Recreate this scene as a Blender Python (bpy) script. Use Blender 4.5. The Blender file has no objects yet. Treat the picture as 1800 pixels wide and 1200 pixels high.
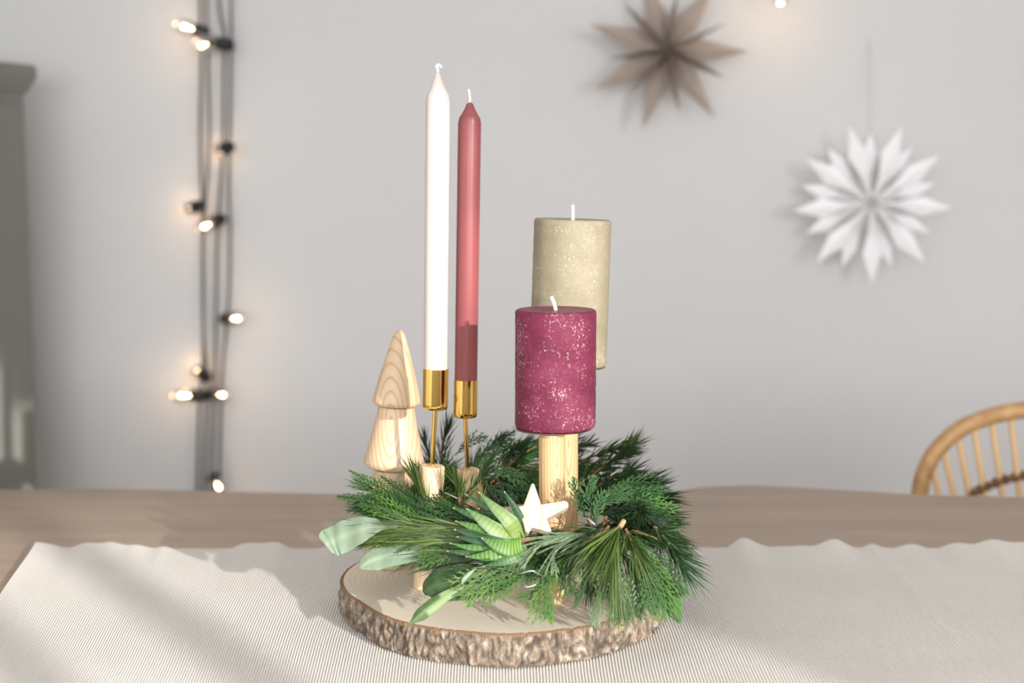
import bpy, math, random
from mathutils import Vector, Matrix, noise
R = math.radians
random.seed(7)
sc = bpy.context.scene
C = sc.collection
V = Vector

# ------------------------------------------------------------------ camera
T = 0.75                        # height of the table top above the floor
CAM_H, PITCH, FPX = 0.40, R(6.5), 2500.0
cam = bpy.data.objects.new('camera', bpy.data.cameras.new('camera'))
C.objects.link(cam)
cam.location = (0, 0, T + CAM_H)
cam.rotation_euler = (math.pi / 2 - PITCH, 0, 0)
cam.data.sensor_width = 36
cam.data.lens = 50
cam.data.clip_start = 0.02
cam.data.dof.use_dof = True
cam.data.dof.focus_distance = 1.235
cam.data.dof.aperture_fstop = 4.2
sc.camera = cam

# ------------------------------------------------------------------ world, sun, daylight, exposure
world = bpy.data.worlds.new('sky')
sc.world = world
world.use_nodes = True
bg = world.node_tree.nodes['Background']
bg.inputs[0].default_value = (0.86, 0.93, 1.0, 1)
bg.inputs[1].default_value = 1.6
SUN_EL, SUN_AZ = R(13.5), R(-56)       # towards the sun
SUN_DIR = V((math.cos(SUN_EL) * math.cos(SUN_AZ), math.cos(SUN_EL) * math.sin(SUN_AZ), math.sin(SUN_EL)))
sl = bpy.data.lights.new('sun', 'SUN')
sl.energy = 5.3
sl.angle = R(0.6)
sl.color = (1.0, 0.95, 0.89)
sun = bpy.data.objects.new('sun', sl)
C.objects.link(sun)
sun.rotation_euler = SUN_DIR.to_track_quat('Z', 'Y').to_euler()


def area(name, loc, tgt, sx, sy, watts, col=(1, 1, 1)):
    l = bpy.data.lights.new(name, 'AREA')
    l.shape = 'RECTANGLE'
    l.size, l.size_y, l.energy, l.color = sx, sy, watts, col
    o = bpy.data.objects.new(name, l)
    C.objects.link(o)
    o.location = loc
    o.rotation_euler = (V(loc) - V(tgt)).to_track_quat('Z', 'Y').to_euler()
    return o


WY = -2.2                                # the window wall behind the camera
area('daylight', (-0.45, WY + 0.03, 1.50), (-0.45, 3, 1.50), 2.3, 1.5, 76, (0.965, 0.982, 1.0))
area('daylight', (2.05, WY + 0.03, 1.58), (2.05, 3, 1.58), 1.0, 1.3, 62, (0.965, 0.982, 1.0))
sc.view_settings.view_transform = 'Standard'
sc.view_settings.look = 'None'
sc.view_settings.exposure = 0.0
sc.view_settings.gamma = 1.0
sc.view_settings.use_curve_mapping = False

# ------------------------------------------------------------------ helpers
CP, SP = math.cos(PITCH), math.sin(PITCH)
UP = V((0, SP, CP))
FWD = V((0, CP, -SP))


def P(px, py, Y):
    """a point of the place, at depth Y from the photographer"""
    x = (px - 900) / FPX
    y = -(py - 600) / FPX
    r = V((x, CP + y * SP, -SP + y * CP))
    return V((0, 0, T + CAM_H)) + r * (Y / r.y)


def G(px, py, z=0.0):
    x = (px - 900) / FPX
    y = -(py - 600) / FPX
    r = V((x, CP + y * SP, -SP + y * CP))
    return V((0, 0, T + CAM_H)) + r * ((z - CAM_H) / r.z)


ORG = {}


class MB:
    def __init__(s):
        s.v, s.f, s.c = [], [], []

    def add(s, vs, fs, col=None):
        n = len(s.v)
        s.v.extend(vs)
        s.f.extend([tuple(i + n for i in f) for f in fs])
        s.c.extend([col or (1, 1, 1)] * len(vs) if not (col and isinstance(col[0], (tuple, list))) else col)

    def box(s, a, b, col=None):
        x0, y0, z0 = a
        x1, y1, z1 = b
        s.add([V(p) for p in ((x0, y0, z0), (x1, y0, z0), (x1, y1, z0), (x0, y1, z0), (x0, y0, z1), (x1, y0, z1), (x1, y1, z1), (x0, y1, z1))],
              [(3, 2, 1, 0), (4, 5, 6, 7), (0, 1, 5, 4), (1, 2, 6, 5), (2, 3, 7, 6), (3, 0, 4, 7)], col)

    def tube(s, pts, rad, n=8, caps=True, col=None, flat=None):
        pts = [V(p) for p in pts]
        m = len(pts)
        if not isinstance(rad, (list, tuple)):
            rad = [rad] * m
        t0 = (pts[1] - pts[0]).normalized()
        u = t0.orthogonal().normalized() if flat is None else (flat - t0 * flat.dot(t0)).normalized()
        vs, fs = [], []
        for i, p in enumerate(pts):
            t = (pts[min(i + 1, m - 1)] - pts[max(i - 1, 0)]).normalized()
            u = (u - t * u.dot(t)).normalized()
            w = t.cross(u)
            for k in range(n):
                a = 2 * math.pi * k / n
                vs.append(p + (u * math.cos(a) + w * math.sin(a)) * rad[i])
        for i in range(m - 1):
            for k in range(n):
                k2 = (k + 1) % n
                fs.append((i * n + k, i * n + k2, (i + 1) * n + k2, (i + 1) * n + k))
        if caps:
            fs.append(tuple(range(n - 1, -1, -1)))
            fs.append(tuple(range((m - 1) * n, m * n)))
        s.add(vs, fs, col)

    def lathe(s, p0, p1, prof, n=48, closed=False):
        """prof: (radius, distance from p0 along p0->p1)"""
        p0, p1 = V(p0), V(p1)
        ax = (p1 - p0).normalized()
        u = ax.cross(V((0, 1, 0))).normalized()
        w = ax.cross(u)
        vs, fs, rows = [], [], []
        for r, h in prof:
            if r < 1e-6:
                rows.append([len(vs)])
                vs.append(p0 + ax * h)
            else:
                rows.append(list(range(len(vs), len(vs) + n)))
                for k in range(n):
                    a = 2 * math.pi * k / n
                    vs.append(p0 + ax * h + (u * math.cos(a) + w * math.sin(a)) * r)
        for a, b in zip(rows[:-1], rows[1:]):
            for k in range(n):
                k2 = (k + 1) % n
                if len(a) == 1 and len(b) == 1:
                    continue
                if len(a) == 1:
                    fs.append((a[0], b[k], b[k2]))
                elif len(b) == 1:
                    fs.append((a[k], b[0], a[k2]))
                else:
                    fs.append((a[k], b[k], b[k2], a[k2]))
        s.add(vs, fs)

    def build(s, name, mat, parent=None, smooth=True, cols=False, origin=None):
        org = V(ORG[parent.name]) if parent else V(origin or (0, 0, 0))
        me = bpy.data.meshes.new(name)
        me.from_pydata([v - org for v in s.v], [], s.f)
        if cols:
            at = me.color_attributes.new('Col', 'FLOAT_COLOR', 'POINT')
            flat = []
            for c in s.c:
                flat.extend((c[0], c[1], c[2], 1.0))
            at.data.foreach_set('color', flat)
        me.update()
        if smooth:
            me.polygons.foreach_set('use_smooth', [True] * len(me.polygons))
            if len(me.polygons) < 6000:
                me.set_sharp_from_angle(angle=R(62))
        me.materials.append(mat)
        o = bpy.data.objects.new(name, me)
        C.objects.link(o)
        if parent:
            o.parent = parent
        else:
            o.location = org
        ORG[o.name] = org
        return o


def edge(o, w, seg=2, angle=35):
    b = o.modifiers.new('bevel', 'BEVEL')
    b.width, b.segments, b.limit_method, b.angle_limit = w, seg, 'ANGLE', R(angle)
    b.harden_normals = False
    return o


def sharp(o, angle=35):
    o.data.set_sharp_from_angle(angle=R(angle))
    return o


def tag(o, label, cat, group=None, kind=None):
    o['label'] = label
    o['category'] = cat
    if group:
        o['group'] = group
    if kind:
        o['kind'] = kind
    return o


def thing(name, label, cat, loc, group=None):
    o = bpy.data.objects.new(name, None)
    C.objects.link(o)
    o.location = loc
    o.empty_display_size = 0.02
    ORG[o.name] = V(loc)
    return tag(o, label, cat, group)


def struct(o):
    o['kind'] = 'structure'
    return o


def interp(xs, ys, x):
    if x <= xs[0]:
        return ys[0]
    for i in range(len(xs) - 1):
        if x <= xs[i + 1]:
            t = (x - xs[i]) / (xs[i + 1] - xs[i])
            return ys[i] + (ys[i + 1] - ys[i]) * t
    return ys[-1]


def cat(pts, n):
    """Catmull-Rom through pts, n samples a span"""
    pts = [V(p) for p in pts]
    q = [pts[0] * 2 - pts[1]] + pts + [pts[-1] * 2 - pts[-2]]
    out = []
    for i in range(1, len(q) - 2):
        a, b, c, d = q[i - 1], q[i], q[i + 1], q[i + 2]
        for k in range(n):
            t = k / n
            out.append(0.5 * ((2 * b) + (c - a) * t + (2 * a - 5 * b + 4 * c - d) * t * t + (3 * b - a - 3 * c + d) * t ** 3))
    out.append(pts[-1])
    return out


# ------------------------------------------------------------------ materials
class NT:
    def __init__(s, m):
        s.t = m.node_tree
        s.b = s.t.nodes['Principled BSDF']

    def n(s, typ, **kw):
        nd = s.t.nodes.new('ShaderNode' + typ)
        for k, v in kw.items():
            if k.startswith('i_'):
                key = k[2:].replace('_', ' ')
                nd.inputs[key].default_value = v
            else:
                setattr(nd, k, v)
        return nd

    def l(s, a, b):
        s.t.links.new(a, b)

    def coord(s, scale=(1, 1, 1), out='Object', rot=(0, 0, 0), loc=(0, 0, 0)):
        tc = s.n('TexCoord')
        mp = s.n('Mapping')
        mp.inputs['Scale'].default_value = scale
        mp.inputs['Rotation'].default_value = rot
        mp.inputs['Location'].default_value = loc
        s.l(tc.outputs[out], mp.inputs[0])
        return mp.outputs[0]

    def noise(s, vec, scale, detail=4, rough=0.5, dist=0.0):
        nd = s.n('TexNoise')
        nd.inputs['Scale'].default_value = scale
        nd.inputs['Detail'].default_value = detail
        nd.inputs['Roughness'].default_value = rough
        nd.inputs['Distortion'].default_value = dist
        s.l(vec, nd.inputs['Vector'])
        return nd.outputs[0]

    def ramp(s, fac, stops):
        nd = s.n('ValToRGB')
        e = nd.color_ramp.elements
        while len(e) < len(stops):
            e.new(0.5)
        for el, (p, c) in zip(e, stops):
            el.position = p
            el.color = (c, c, c, 1) if isinstance(c, (int, float)) else (*c, 1)
        s.l(fac, nd.inputs[0])
        return nd.outputs[0]

    def mix(s, fac, a, b, mode='MIX'):
        nd = s.n('Mix', data_type='RGBA', blend_type=mode)
        for sock, val in ((nd.inputs[0], fac), (nd.inputs[6], a), (nd.inputs[7], b)):
            if hasattr(val, 'is_linked'):
                s.l(val, sock)
            elif isinstance(val, (int, float)):
                sock.default_value = val
            else:
                sock.default_value = (*val, 1)
        return nd.outputs[2]

    def bump(s, h, strength, dist=0.001):
        nd = s.n('Bump')
        nd.inputs['Strength'].default_value = strength
        nd.inputs['Distance'].default_value = dist
        s.l(h, nd.inputs['Height'])
        s.l(nd.outputs[0], s.b.inputs['Normal'])

    def base(s, c):
        s.l(c, s.b.inputs['Base Color'])


def mat(name, col=(0.8, 0.8, 0.8), rough=0.5, metal=0.0, fn=None, **kw):
    m = bpy.data.materials.new(name)
    m.use_nodes = True
    t = NT(m)
    t.b.inputs['Base Color'].default_value = (*col, 1)
    t.b.inputs['Roughness'].default_value = rough
    t.b.inputs['Metallic'].default_value = metal
    for k, v in kw.items():
        t.b.inputs[k.replace('_', ' ')].default_value = v
    if fn:
        fn(t)
    return m


def f_wall(t):
    v = t.coord()
    t.base(t.ramp(t.noise(v, 1.2, 3), [(0.3, (0.625, 0.622, 0.620)), (0.7, (0.66, 0.657, 0.655))]))
    t.bump(t.noise(v, 260, 4), 0.12, 0.001)


def f_wood(c0, c1, c2, scale=(1, 1, 1), rings=60, dist=2.0, bump=0.05, axis='X', stretch=0.08):
    """plain sawn wood: distorted bands running along one axis, fine fibre on top"""
    def f(t):
        v = t.coord(scale)
        w = t.n('TexWave', wave_type='BANDS', bands_direction=axis)
        w.inputs['Scale'].default_value = rings
        w.inputs['Distortion'].default_value = dist
        w.inputs['Detail'].default_value = 2
        w.inputs['Detail Scale'].default_value = 0.35
        t.l(v, w.inputs['Vector'])
        nz = t.noise(v, 900, 3, 0.6)
        a = t.ramp(w.outputs[1], [(0.0, c0), (0.75, c1), (1.0, c2)])
        t.base(t.mix(t.ramp(nz, [(0.35, 0.0), (0.8, 0.30)]), a, c2))
        t.bump(nz, bump, 0.0005)
    return f


def f_arch(c0, c1, c2, loc, scale, rings, bump=0.05, rot=(0, 0, 0)):
    """flat-sawn figure: stretched arches round a heart lying off the piece"""
    def f(t):
        v = t.coord(scale, loc=loc, rot=rot)
        w = t.n('TexWave', wave_type='RINGS', rings_direction='Y')
        w.inputs['Scale'].default_value = rings
        w.inputs['Distortion'].default_value = 1.2
        w.inputs['Detail'].default_value = 2
        w.inputs['Detail Scale'].default_value = 0.4
        t.l(v, w.inputs['Vector'])
        nz = t.noise(t.coord((1, 1, 0.15)), 700, 3, 0.6)
        big = t.noise(t.coord((1, 1, 0.4)), 30, 3)
        a = t.ramp(w.outputs[1], [(0.0, c0), (0.80, c1), (1.0, c2)])
        a = t.mix(t.ramp(nz, [(0.40, 0.0), (0.8, 0.30)]), a, c2)
        t.base(t.mix(t.ramp(big, [(0.4, 0.0), (0.8, 0.4)]), a, c1))
        t.bump(nz, bump, 0.0004)
    return f


def f_table(t):
    v = t.coord((1.0, 9.0, 9.0))
    n1 = t.noise(v, 2.2, 6, 0.6, 0.4)
    n2 = t.noise(t.coord((2.0, 60, 60)), 4.0, 5, 0.65)
    a = t.ramp(n1, [(0.25, (0.42, 0.315, 0.235)), (0.5, (0.53, 0.41, 0.315)), (0.75, (0.60, 0.475, 0.37))])
    t.base(t.mix(t.ramp(n2, [(0.40, 0.0), (0.72, 0.45)]), a, (0.40, 0.30, 0.22)))
    t.bump(n2, 0.06, 0.001)


def f_slice(t):
    tc = t.n('TexCoord')
    mp = t.n('Mapping')
    mp.inputs['Location'].default_value = (0.035, -0.02, 0)
    t.l(tc.outputs['Object'], mp.inputs[0])
    w = t.n('TexWave', wave_type='RINGS', rings_direction='Z')
    w.inputs['Scale'].default_value = 62
    w.inputs['Distortion'].default_value = 1.6
    w.inputs['Detail'].default_value = 3
    w.inputs['Detail Scale'].default_value = 0.5
    t.l(mp.outputs[0], w.inputs['Vector'])
    saw = t.noise(t.coord((4, 130, 1), rot=(0, 0, R(8))), 3.0, 4, 0.6)
    big = t.noise(t.coord(), 14, 3)
    a = t.ramp(w.outputs[1], [(0.0, (0.84, 0.755, 0.62)), (0.8, (0.83, 0.74, 0.60)), (1.0, (0.73, 0.63, 0.49))])
    a = t.mix(t.ramp(saw, [(0.4, 0.0), (0.75, 0.35)]), a, (0.73, 0.63, 0.485))
    a = t.mix(t.ramp(big, [(0.45, 0.0), (0.75, 0.45)]), a, (0.75, 0.64, 0.46))
    t.base(a)
    t.bump(saw, 0.25, 0.0006)


def f_bark(t):
    v = t.coord()
    at = t.n('VertexColor', layer_name='Col')
    n1 = t.noise(t.coord((1, 1, 0.6)), 120, 6, 0.75)
    n2 = t.noise(v, 42, 4, 0.6)
    n3 = t.noise(t.coord((1, 1, 0.45)), 380, 5, 0.75)
    a = t.ramp(n1, [(0.32, (0.075, 0.055, 0.040)), (0.46, (0.21, 0.155, 0.11)), (0.57, (0.34, 0.275, 0.21)), (0.70, (0.58, 0.52, 0.44))])
    a = t.mix(t.ramp(n2, [(0.60, 0.0), (0.70, 0.65)]), a, (0.50, 0.27, 0.12))
    a = t.mix(t.ramp(n3, [(0.40, 0.6), (0.55, 0.0)]), a, (0.09, 0.065, 0.045))
    t.base(t.mix(1.0, a, at.outputs[0], 'MULTIPLY'))
    t.bump(n3, 0.9, 0.0016)


def f_runner(t):
    v = t.coord()
    n1 = t.noise(t.coord((420, 420, 420)), 1.0, 2)
    n2 = t.noise(v, 9, 3)
    n3 = t.noise(t.coord((900, 160, 1)), 1.0, 2)
    a = t.ramp(n2, [(0.3, (0.80, 0.765, 0.715)), (0.7, (0.84, 0.81, 0.765))])
    a = t.mix(t.ramp(n1, [(0.35, 0.22), (0.6, 0.0)]), a, (0.64, 0.59, 0.53))
    t.base(a)
    t.bump(n3, 0.35, 0.0006)


def f_wax(c_dark, c_mid, c_lite, speck, sp_amt):
    def f(t):
        v = t.coord()
        big = t.noise(v, 38, 5, 0.65)
        a = t.ramp(big, [(0.32, c_dark), (0.5, c_mid), (0.72, c_lite)])
        vo = t.noise(t.coord((1, 1, 0.75)), 620, 5, 0.68, 0.8)
        dens = t.noise(v, 45, 3, 0.6)
        mx = t.n('Math', operation='ADD')
        t.l(vo, mx.inputs[0])
        md = t.n('Math', operation='MULTIPLY_ADD')
        t.l(dens, md.inputs[0])
        md.inputs[1].default_value = 0.36
        md.inputs[2].default_value = -0.18
        t.l(md.outputs[0], mx.inputs[1])
        sp = t.ramp(mx.outputs[0], [(sp_amt, 0.0), (sp_amt + 0.045, 0.9)])
        t.base(t.mix(sp, a, speck))
        t.bump(mx.outputs[0], 0.5, 0.0018)
    return f


def f_smooth_wax(c0, c1):
    def f(t):
        n = t.noise(t.coord((60, 60, 1.5)), 3.0, 3)
        t.base(t.ramp(n, [(0.3, c0), (0.7, c1)]))
        t.bump(n, 0.04, 0.0006)
    return f


def f_plant(t):
    at = t.n('VertexColor', layer_name='Col')
    n = t.noise(t.coord(), 160, 3)
    t.base(t.mix(t.ramp(n, [(0.3, 0.0), (0.75, 0.35)]), at.outputs[0], (0.02, 0.05, 0.02), 'MIX'))


def f_leaf(t):
    at = t.n('VertexColor', layer_name='Col')
    n = t.noise(t.coord(), 110, 4, 0.6)
    t.base(t.mix(t.ramp(n, [(0.35, 0.0), (0.75, 0.25)]), at.outputs[0], (0.15, 0.20, 0.12)))
    t.bump(n, 0.2, 0.001)


def f_attr(t):
    at = t.n('VertexColor', layer_name='Col')
    t.base(at.outputs[0])


def f_rattan(t):
    w = t.noise(t.coord(), 60, 4)
    t.base(t.ramp(w, [(0.3, (0.42, 0.22, 0.08)), (0.6, (0.56, 0.33, 0.14)), (0.8, (0.66, 0.44, 0.22))]))


M = {}
M['wall'] = mat('wall_paint', rough=0.9, fn=f_wall)
M['ceiling'] = mat('ceiling_paint', (0.85, 0.84, 0.82), 0.9)
M['floor'] = mat('floor_wood', rough=0.6, fn=f_wood((0.22, 0.15, 0.10), (0.27, 0.19, 0.13), (0.18, 0.12, 0.08), (1, 0.05, 1), 6))
M['white_paint'] = mat('white_paint', (0.82, 0.82, 0.80), 0.4)
M['table'] = mat('table_oak', rough=0.55, fn=f_table)
M['slice'] = mat('slice_wood', rough=0.7, fn=f_slice)
M['bark'] = mat('bark', rough=0.95, fn=f_bark)
M['cambium'] = mat('inner_bark', (0.36, 0.20, 0.10), 0.9, fn=f_wood((0.30, 0.165, 0.080), (0.23, 0.125, 0.06), (0.15, 0.08, 0.04), (1, 1, 1), 140))
M['runner'] = mat('ribbed_cotton', rough=0.95, fn=f_runner)
M['peg'] = mat('pine_wood', rough=0.55, fn=f_arch((0.60, 0.405, 0.22), (0.57, 0.365, 0.185), (0.44, 0.25, 0.105), (-0.003, 0, -0.012), (1, 1, 0.09), 130))
M['pale_peg'] = mat('pale_wood', rough=0.6, fn=f_arch((0.74, 0.56, 0.36), (0.71, 0.53, 0.33), (0.60, 0.42, 0.24), (0.004, 0, -0.003), (1, 1, 0.08), 90))
M['tree_wood'] = mat('turned_wood', rough=0.5, fn=f_arch((0.619, 0.456, 0.301), (0.593, 0.421, 0.271), (0.464, 0.297, 0.163), (0.0, 0, -0.042), (1, 1, 0.30), 85))
M['star_wood'] = mat('star_wood', rough=0.6, fn=f_wood((0.576, 0.468, 0.347), (0.558, 0.441, 0.320), (0.504, 0.387, 0.266), (1, 1, 1), 25, 2.0))
M['gold'] = mat('brass', (0.86, 0.58, 0.17), 0.09, 1.0)
M['steel'] = mat('steel', (0.75, 0.74, 0.70), 0.25, 1.0)
M['plate'] = mat('plate_metal', (0.62, 0.58, 0.45), 0.35, 1.0)
M['white_wax'] = mat('white_wax', rough=0.42, fn=f_smooth_wax((0.56, 0.485, 0.445), (0.58, 0.51, 0.47)))
M['pink_wax'] = mat('pink_wax', rough=0.35, fn=f_smooth_wax((0.275, 0.070, 0.074), (0.295, 0.080, 0.083)))
M['plum_wax'] = mat('plum_wax', rough=0.55, fn=f_wax((0.098, 0.009, 0.028), (0.140, 0.014, 0.042), (0.180, 0.030, 0.064), (0.52, 0.34, 0.38), 0.602), Specular_IOR_Level=0.3)
M['sand_wax'] = mat('sand_wax', rough=0.55, fn=f_wax((0.240, 0.200, 0.125), (0.272, 0.233, 0.153), (0.315, 0.276, 0.188), (0.44, 0.40, 0.30), 0.59))
M['plum_top'] = mat('plum_top', (0.15, 0.035, 0.065), 0.5)
M['wick'] = mat('wick', (0.85, 0.83, 0.79), 0.8)
M['needles'] = mat('needles', rough=0.5, fn=f_attr, Specular_IOR_Level=0.25)
M['scales'] = mat('scale_leaves', rough=0.6, fn=f_plant, Specular_IOR_Level=0.2)
M['leaf'] = mat('broad_leaf', rough=0.55, fn=f_leaf, Specular_IOR_Level=0.3)
M['succulent'] = mat('succulent_skin', rough=0.42, fn=f_attr, Specular_IOR_Level=0.3)
M['twig'] = mat('twig', (0.20, 0.10, 0.045), 0.8)
M['twig_end'] = mat('cut_twig', (0.40, 0.25, 0.12), 0.8)
M['core'] = mat('wreath_core', (0.018, 0.028, 0.010), 0.95)
M['wire'] = mat('wire', (0.62, 0.62, 0.62), 0.3, 1.0)
M['cord'] = mat('black_rubber', (0.06, 0.06, 0.062), 0.6)
M['socket'] = mat('socket_plastic', (0.008, 0.008, 0.009), 0.45)
M['glow'] = mat('filament', (1, 0.8, 0.5), 0.5, Emission_Color=(1.0, 0.66, 0.36, 1), Emission_Strength=32.0)
M['cabinet'] = mat('sage_paint', (0.19, 0.195, 0.175), 0.6)
M['taupe_paper'] = mat('taupe_paper', (0.43, 0.355, 0.305), 0.9)
M['white_paper'] = mat('white_paper', (0.93, 0.93, 0.94), 0.9)
M['thread'] = mat('thread', (0.55, 0.47, 0.42), 0.9)
M['rattan'] = mat('rattan', rough=0.5, fn=f_rattan)
M['cane'] = mat('cane', (0.70, 0.47, 0.24), 0.5)
M['braid'] = mat('dark_cane', (0.17, 0.085, 0.035), 0.7)


def f_glass(t):
    tr = t.n('BsdfTransparent')
    gl = t.n('BsdfGlossy')
    gl.inputs['Roughness'].default_value = 0.03
    fr = t.n('Fresnel')
    fr.inputs['IOR'].default_value = 1.35
    mx = t.n('MixShader')
    t.l(fr.outputs[0], mx.inputs[0])
    t.l(tr.outputs[0], mx.inputs[1])
    t.l(gl.outputs[0], mx.inputs[2])
    t.l(mx.outputs[0], t.t.nodes['Material Output'].inputs[0])


M['glass'] = mat('bulb_glass', fn=f_glass)

# ------------------------------------------------------------------ the room
XL, XR, YB, ZC = -1.75, 3.3, 3.05, 2.5


def box_obj(name, a, b, m, parent=None):
    q = MB()
    q.box(a, b)
    return q.build(name, m, parent, smooth=False)


struct(box_obj('floor', (XL, WY, -0.05), (XR, YB, 0), M['floor']))
struct(box_obj('ceiling', (XL - .1, WY - .1, ZC), (XR + .1, YB + .1, ZC + 0.05), M['ceiling']))
struct(box_obj('wall_back', (XL - .1, YB, -0.05), (XR + .1, YB + 0.1, ZC), M['wall']))
struct(box_obj('wall_left', (XL - 0.1, WY, -0.05), (XL, YB, ZC), M['wall']))
struct(box_obj('wall_right', (XR, WY, -0.05), (XR + 0.1, YB, ZC), M['wall']))
struct(box_obj('baseboard_back', (XL, YB - 0.015, 0), (XR, YB, 0.08), M['white_paint']))
q = MB()
W1 = (-1.6, 0.7, 0.75, 2.25)      # broad window straight behind the photographer
W2 = (1.70, 2.58, 0.9, 2.29)      # the one the sun comes in by
y0, y1 = WY - 0.10, WY
for x0, x1, z0, z1 in ((XL, W1[0], 0, ZC), (W1[0], W1[1], 0, W1[2]), (W1[0], W1[1], W1[3], ZC), (W1[1], W2[0], 0, ZC),
                       (W2[0], W2[1], 0, W2[2]), (W2[0], W2[1], W2[3], ZC), (W2[1], XR, 0, ZC)):
    q.box((x0, y0, z0), (x1, y1, z1))
struct(q.build('wall_front', M['wall'], smooth=False))


def window(name, w, xs, zs, bar):
    q = MB()
    q.box((w[0], y0, w[2]), (w[1], y1, w[2] + 0.04))
    q.box((w[0], y0, w[3] - 0.04), (w[1], y1, w[3]))
    q.box((w[0], y0, w[2] + 0.04), (w[0] + 0.04, y1, w[3] - 0.04))
    q.box((w[1] - 0.04, y0, w[2] + 0.04), (w[1], y1, w[3] - 0.04))
    o = struct(q.build(name, M['white_paint'], smooth=False))
    for x in xs:
        box_obj('muntin', (x - bar / 2, y0 + 0.03, w[2]), (x + bar / 2, y0 + 0.06, w[3]), M['white_paint'], o)
    for z in zs:
        box_obj('muntin', (w[0], y0 + 0.03, z - bar / 2), (w[1], y0 + 0.06, z + bar / 2), M['white_paint'], o)
    return o


window('window_1', W1, (-0.83, -0.07), (), 0.05)
w2 = window('window_2', W2, (1.88, 2.06), (1.12,), 0.05)
box_obj('added_sun_blocker', (2.37, y0 + 0.062, 2.15), (2.575, y0 + 0.068, 2.28), M['white_paint'], w2)  # unseen panel, added to keep the sun off the cabinet

# ------------------------------------------------------------------ table
TB = [(0, 858), (190, 857), (400, 862), (590, 866), (900, 869), (1150, 868), (1180, 862), (1240, 853), (1330, 851), (1430, 856), (1530, 862), (1600, 867), (1800, 872)]
tb = [G(x, y) for x, y in TB]
bx, by = [p.x for p in tb], [p.y for p in tb]
table = thing('dining_table', 'long pale brown oak table with a wavy far edge under the cloth', 'table', (0.1, 1.3, 0))
q = MB()
vs, fs = [], []
NX = 90
X0, X1, YF = -1.05, 1.15, 0.82
for i in range(NX + 1):
    x = X0 + (X1 - X0) * i / NX
    yb = interp(bx, by, x)
    ring = [(YF, T - 0.034), (YF - 0.003, T - 0.03), (YF - 0.003, T - 0.005), (YF + 0.002, T), (1.2, T), (yb - 0.006, T), (yb - 0.001, T - 0.003), (yb, T - 0.009), (yb - 0.004, T - 0.03), (yb - 0.01, T - 0.034)]
    vs += [V((x, y, z)) for y, z in ring]
for i in range(NX):
    for k in range(10):
        k2 = (k + 1) % 10
        fs.append((i * 10 + k, (i + 1) * 10 + k, (i + 1) * 10 + k2, i * 10 + k2))
fs.append(tuple(range(10)))
fs.append(tuple(range(NX * 10 + 9, NX * 10 - 1, -1)))
q.add(vs, fs)
sharp(q.build('tabletop', M['table'], table), 50)
for sx in (X0 + 0.12, X1 - 0.19):
    for sy in (YF + 0.07, 1.62):
        q = MB()
        q.box((sx, sy, 0), (sx + 0.07, sy + 0.07, T - 0.034))
        edge(q.build('leg', M['table'], table, smooth=False), 0.004)

# ------------------------------------------------------------------ table runner: every rib is real relief
q = MB()
PITCHR = 0.0026
xl_far, xl_near = G(60, 968).x, G(0, 1052).x
NR, SUBD = 610, 4
rows = [0.86, 0.94, 1.0, 1.03] + [1.05 + 0.0125 * i for i in range(36)]
ye = 1.507
rows = [y for y in rows if y < ye - 0.012] + [ye - 0.010, ye - 0.005, ye - 0.002, ye]
prof = [0.0, 0.9, 1.0, 0.9]
vs, fs, rowlen = [], [], NR * SUBD + 1
xr0 = -0.518
for y in rows:
    tt = max(0.0, min(1.0, (y - 1.20) / (ye - 1.20)))
    for i in range(rowlen):
        x0 = xr0 + i * PITCHR / SUBD
        rel = i * PITCHR / SUBD
        x = x0 + 0.0009 * math.sin(y * 21 + x0 * 9) + (ye - y) * 0.155 * max(0.0, 1 - rel / 0.55) ** 1.5
        w = noise.noise(V((x0 * 13, 3.3, 0))) * 0.55 + noise.noise(V((x0 * 34, 7.3, 0))) * 0.5
        lift = max(0.0, w + 0.10) * 0.019 * tt ** 5 * min(1, rel / 0.08 + 0.35)
        lift += 0.0015 * (noise.noise(V((x0 * 5, y * 5, 2))) + 0.5) * min(1.0, max(0.0, (math.hypot(x0, y - 1.27) - 0.19) / 0.08))
        d = x0 - 0.385 - (y - 1.30) * 0.02
        lift += 0.0032 * math.exp(-(d / 0.007) ** 2) - 0.0008 * math.exp(-((d - 0.014) / 0.006) ** 2)
        lift += 0.003 * math.exp(-rel / 0.010) * tt
        z = T + 0.0018 + max(0, lift) + 0.0018 * prof[i % SUBD]
        dy = 0.006 * w * tt ** 6
        if y == rows[-1]:
            z -= 0.0012
        vs.append(V((x, y + dy, z)))
for r in range(len(rows) - 1):
    for i in range(rowlen - 1):
        a = r * rowlen + i
        fs.append((a, a + 1, a + rowlen + 1, a + rowlen))
q.add(vs, fs)
runner = tag(q.build('table_runner', M['runner'], origin=(0.2, 1.2, T)), 'cream ribbed cotton runner spread along the oak table', 'table runner')
sol = runner.modifiers.new('cloth', 'SOLIDIFY')
sol.thickness = 0.0012
sol.offset = -1

# ------------------------------------------------------------------ cabinet in the left corner
cb = thing('cabinet', 'tall sage grey cabinet with a moulded cornice at the left edge', 'cabinet', (-1.0, 2.90, 0))
cb.rotation_euler = (0, 0, R(0))
ang = R(67)
ux, uy = V((math.cos(ang), math.sin(ang), 0)), V((-math.sin(ang), math.cos(ang), 0))   # along the visible face, into the cabinet
far = P(47, 300, 2.83)
far.z = 0
ztop = P(47, 168, 2.83).z


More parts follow.
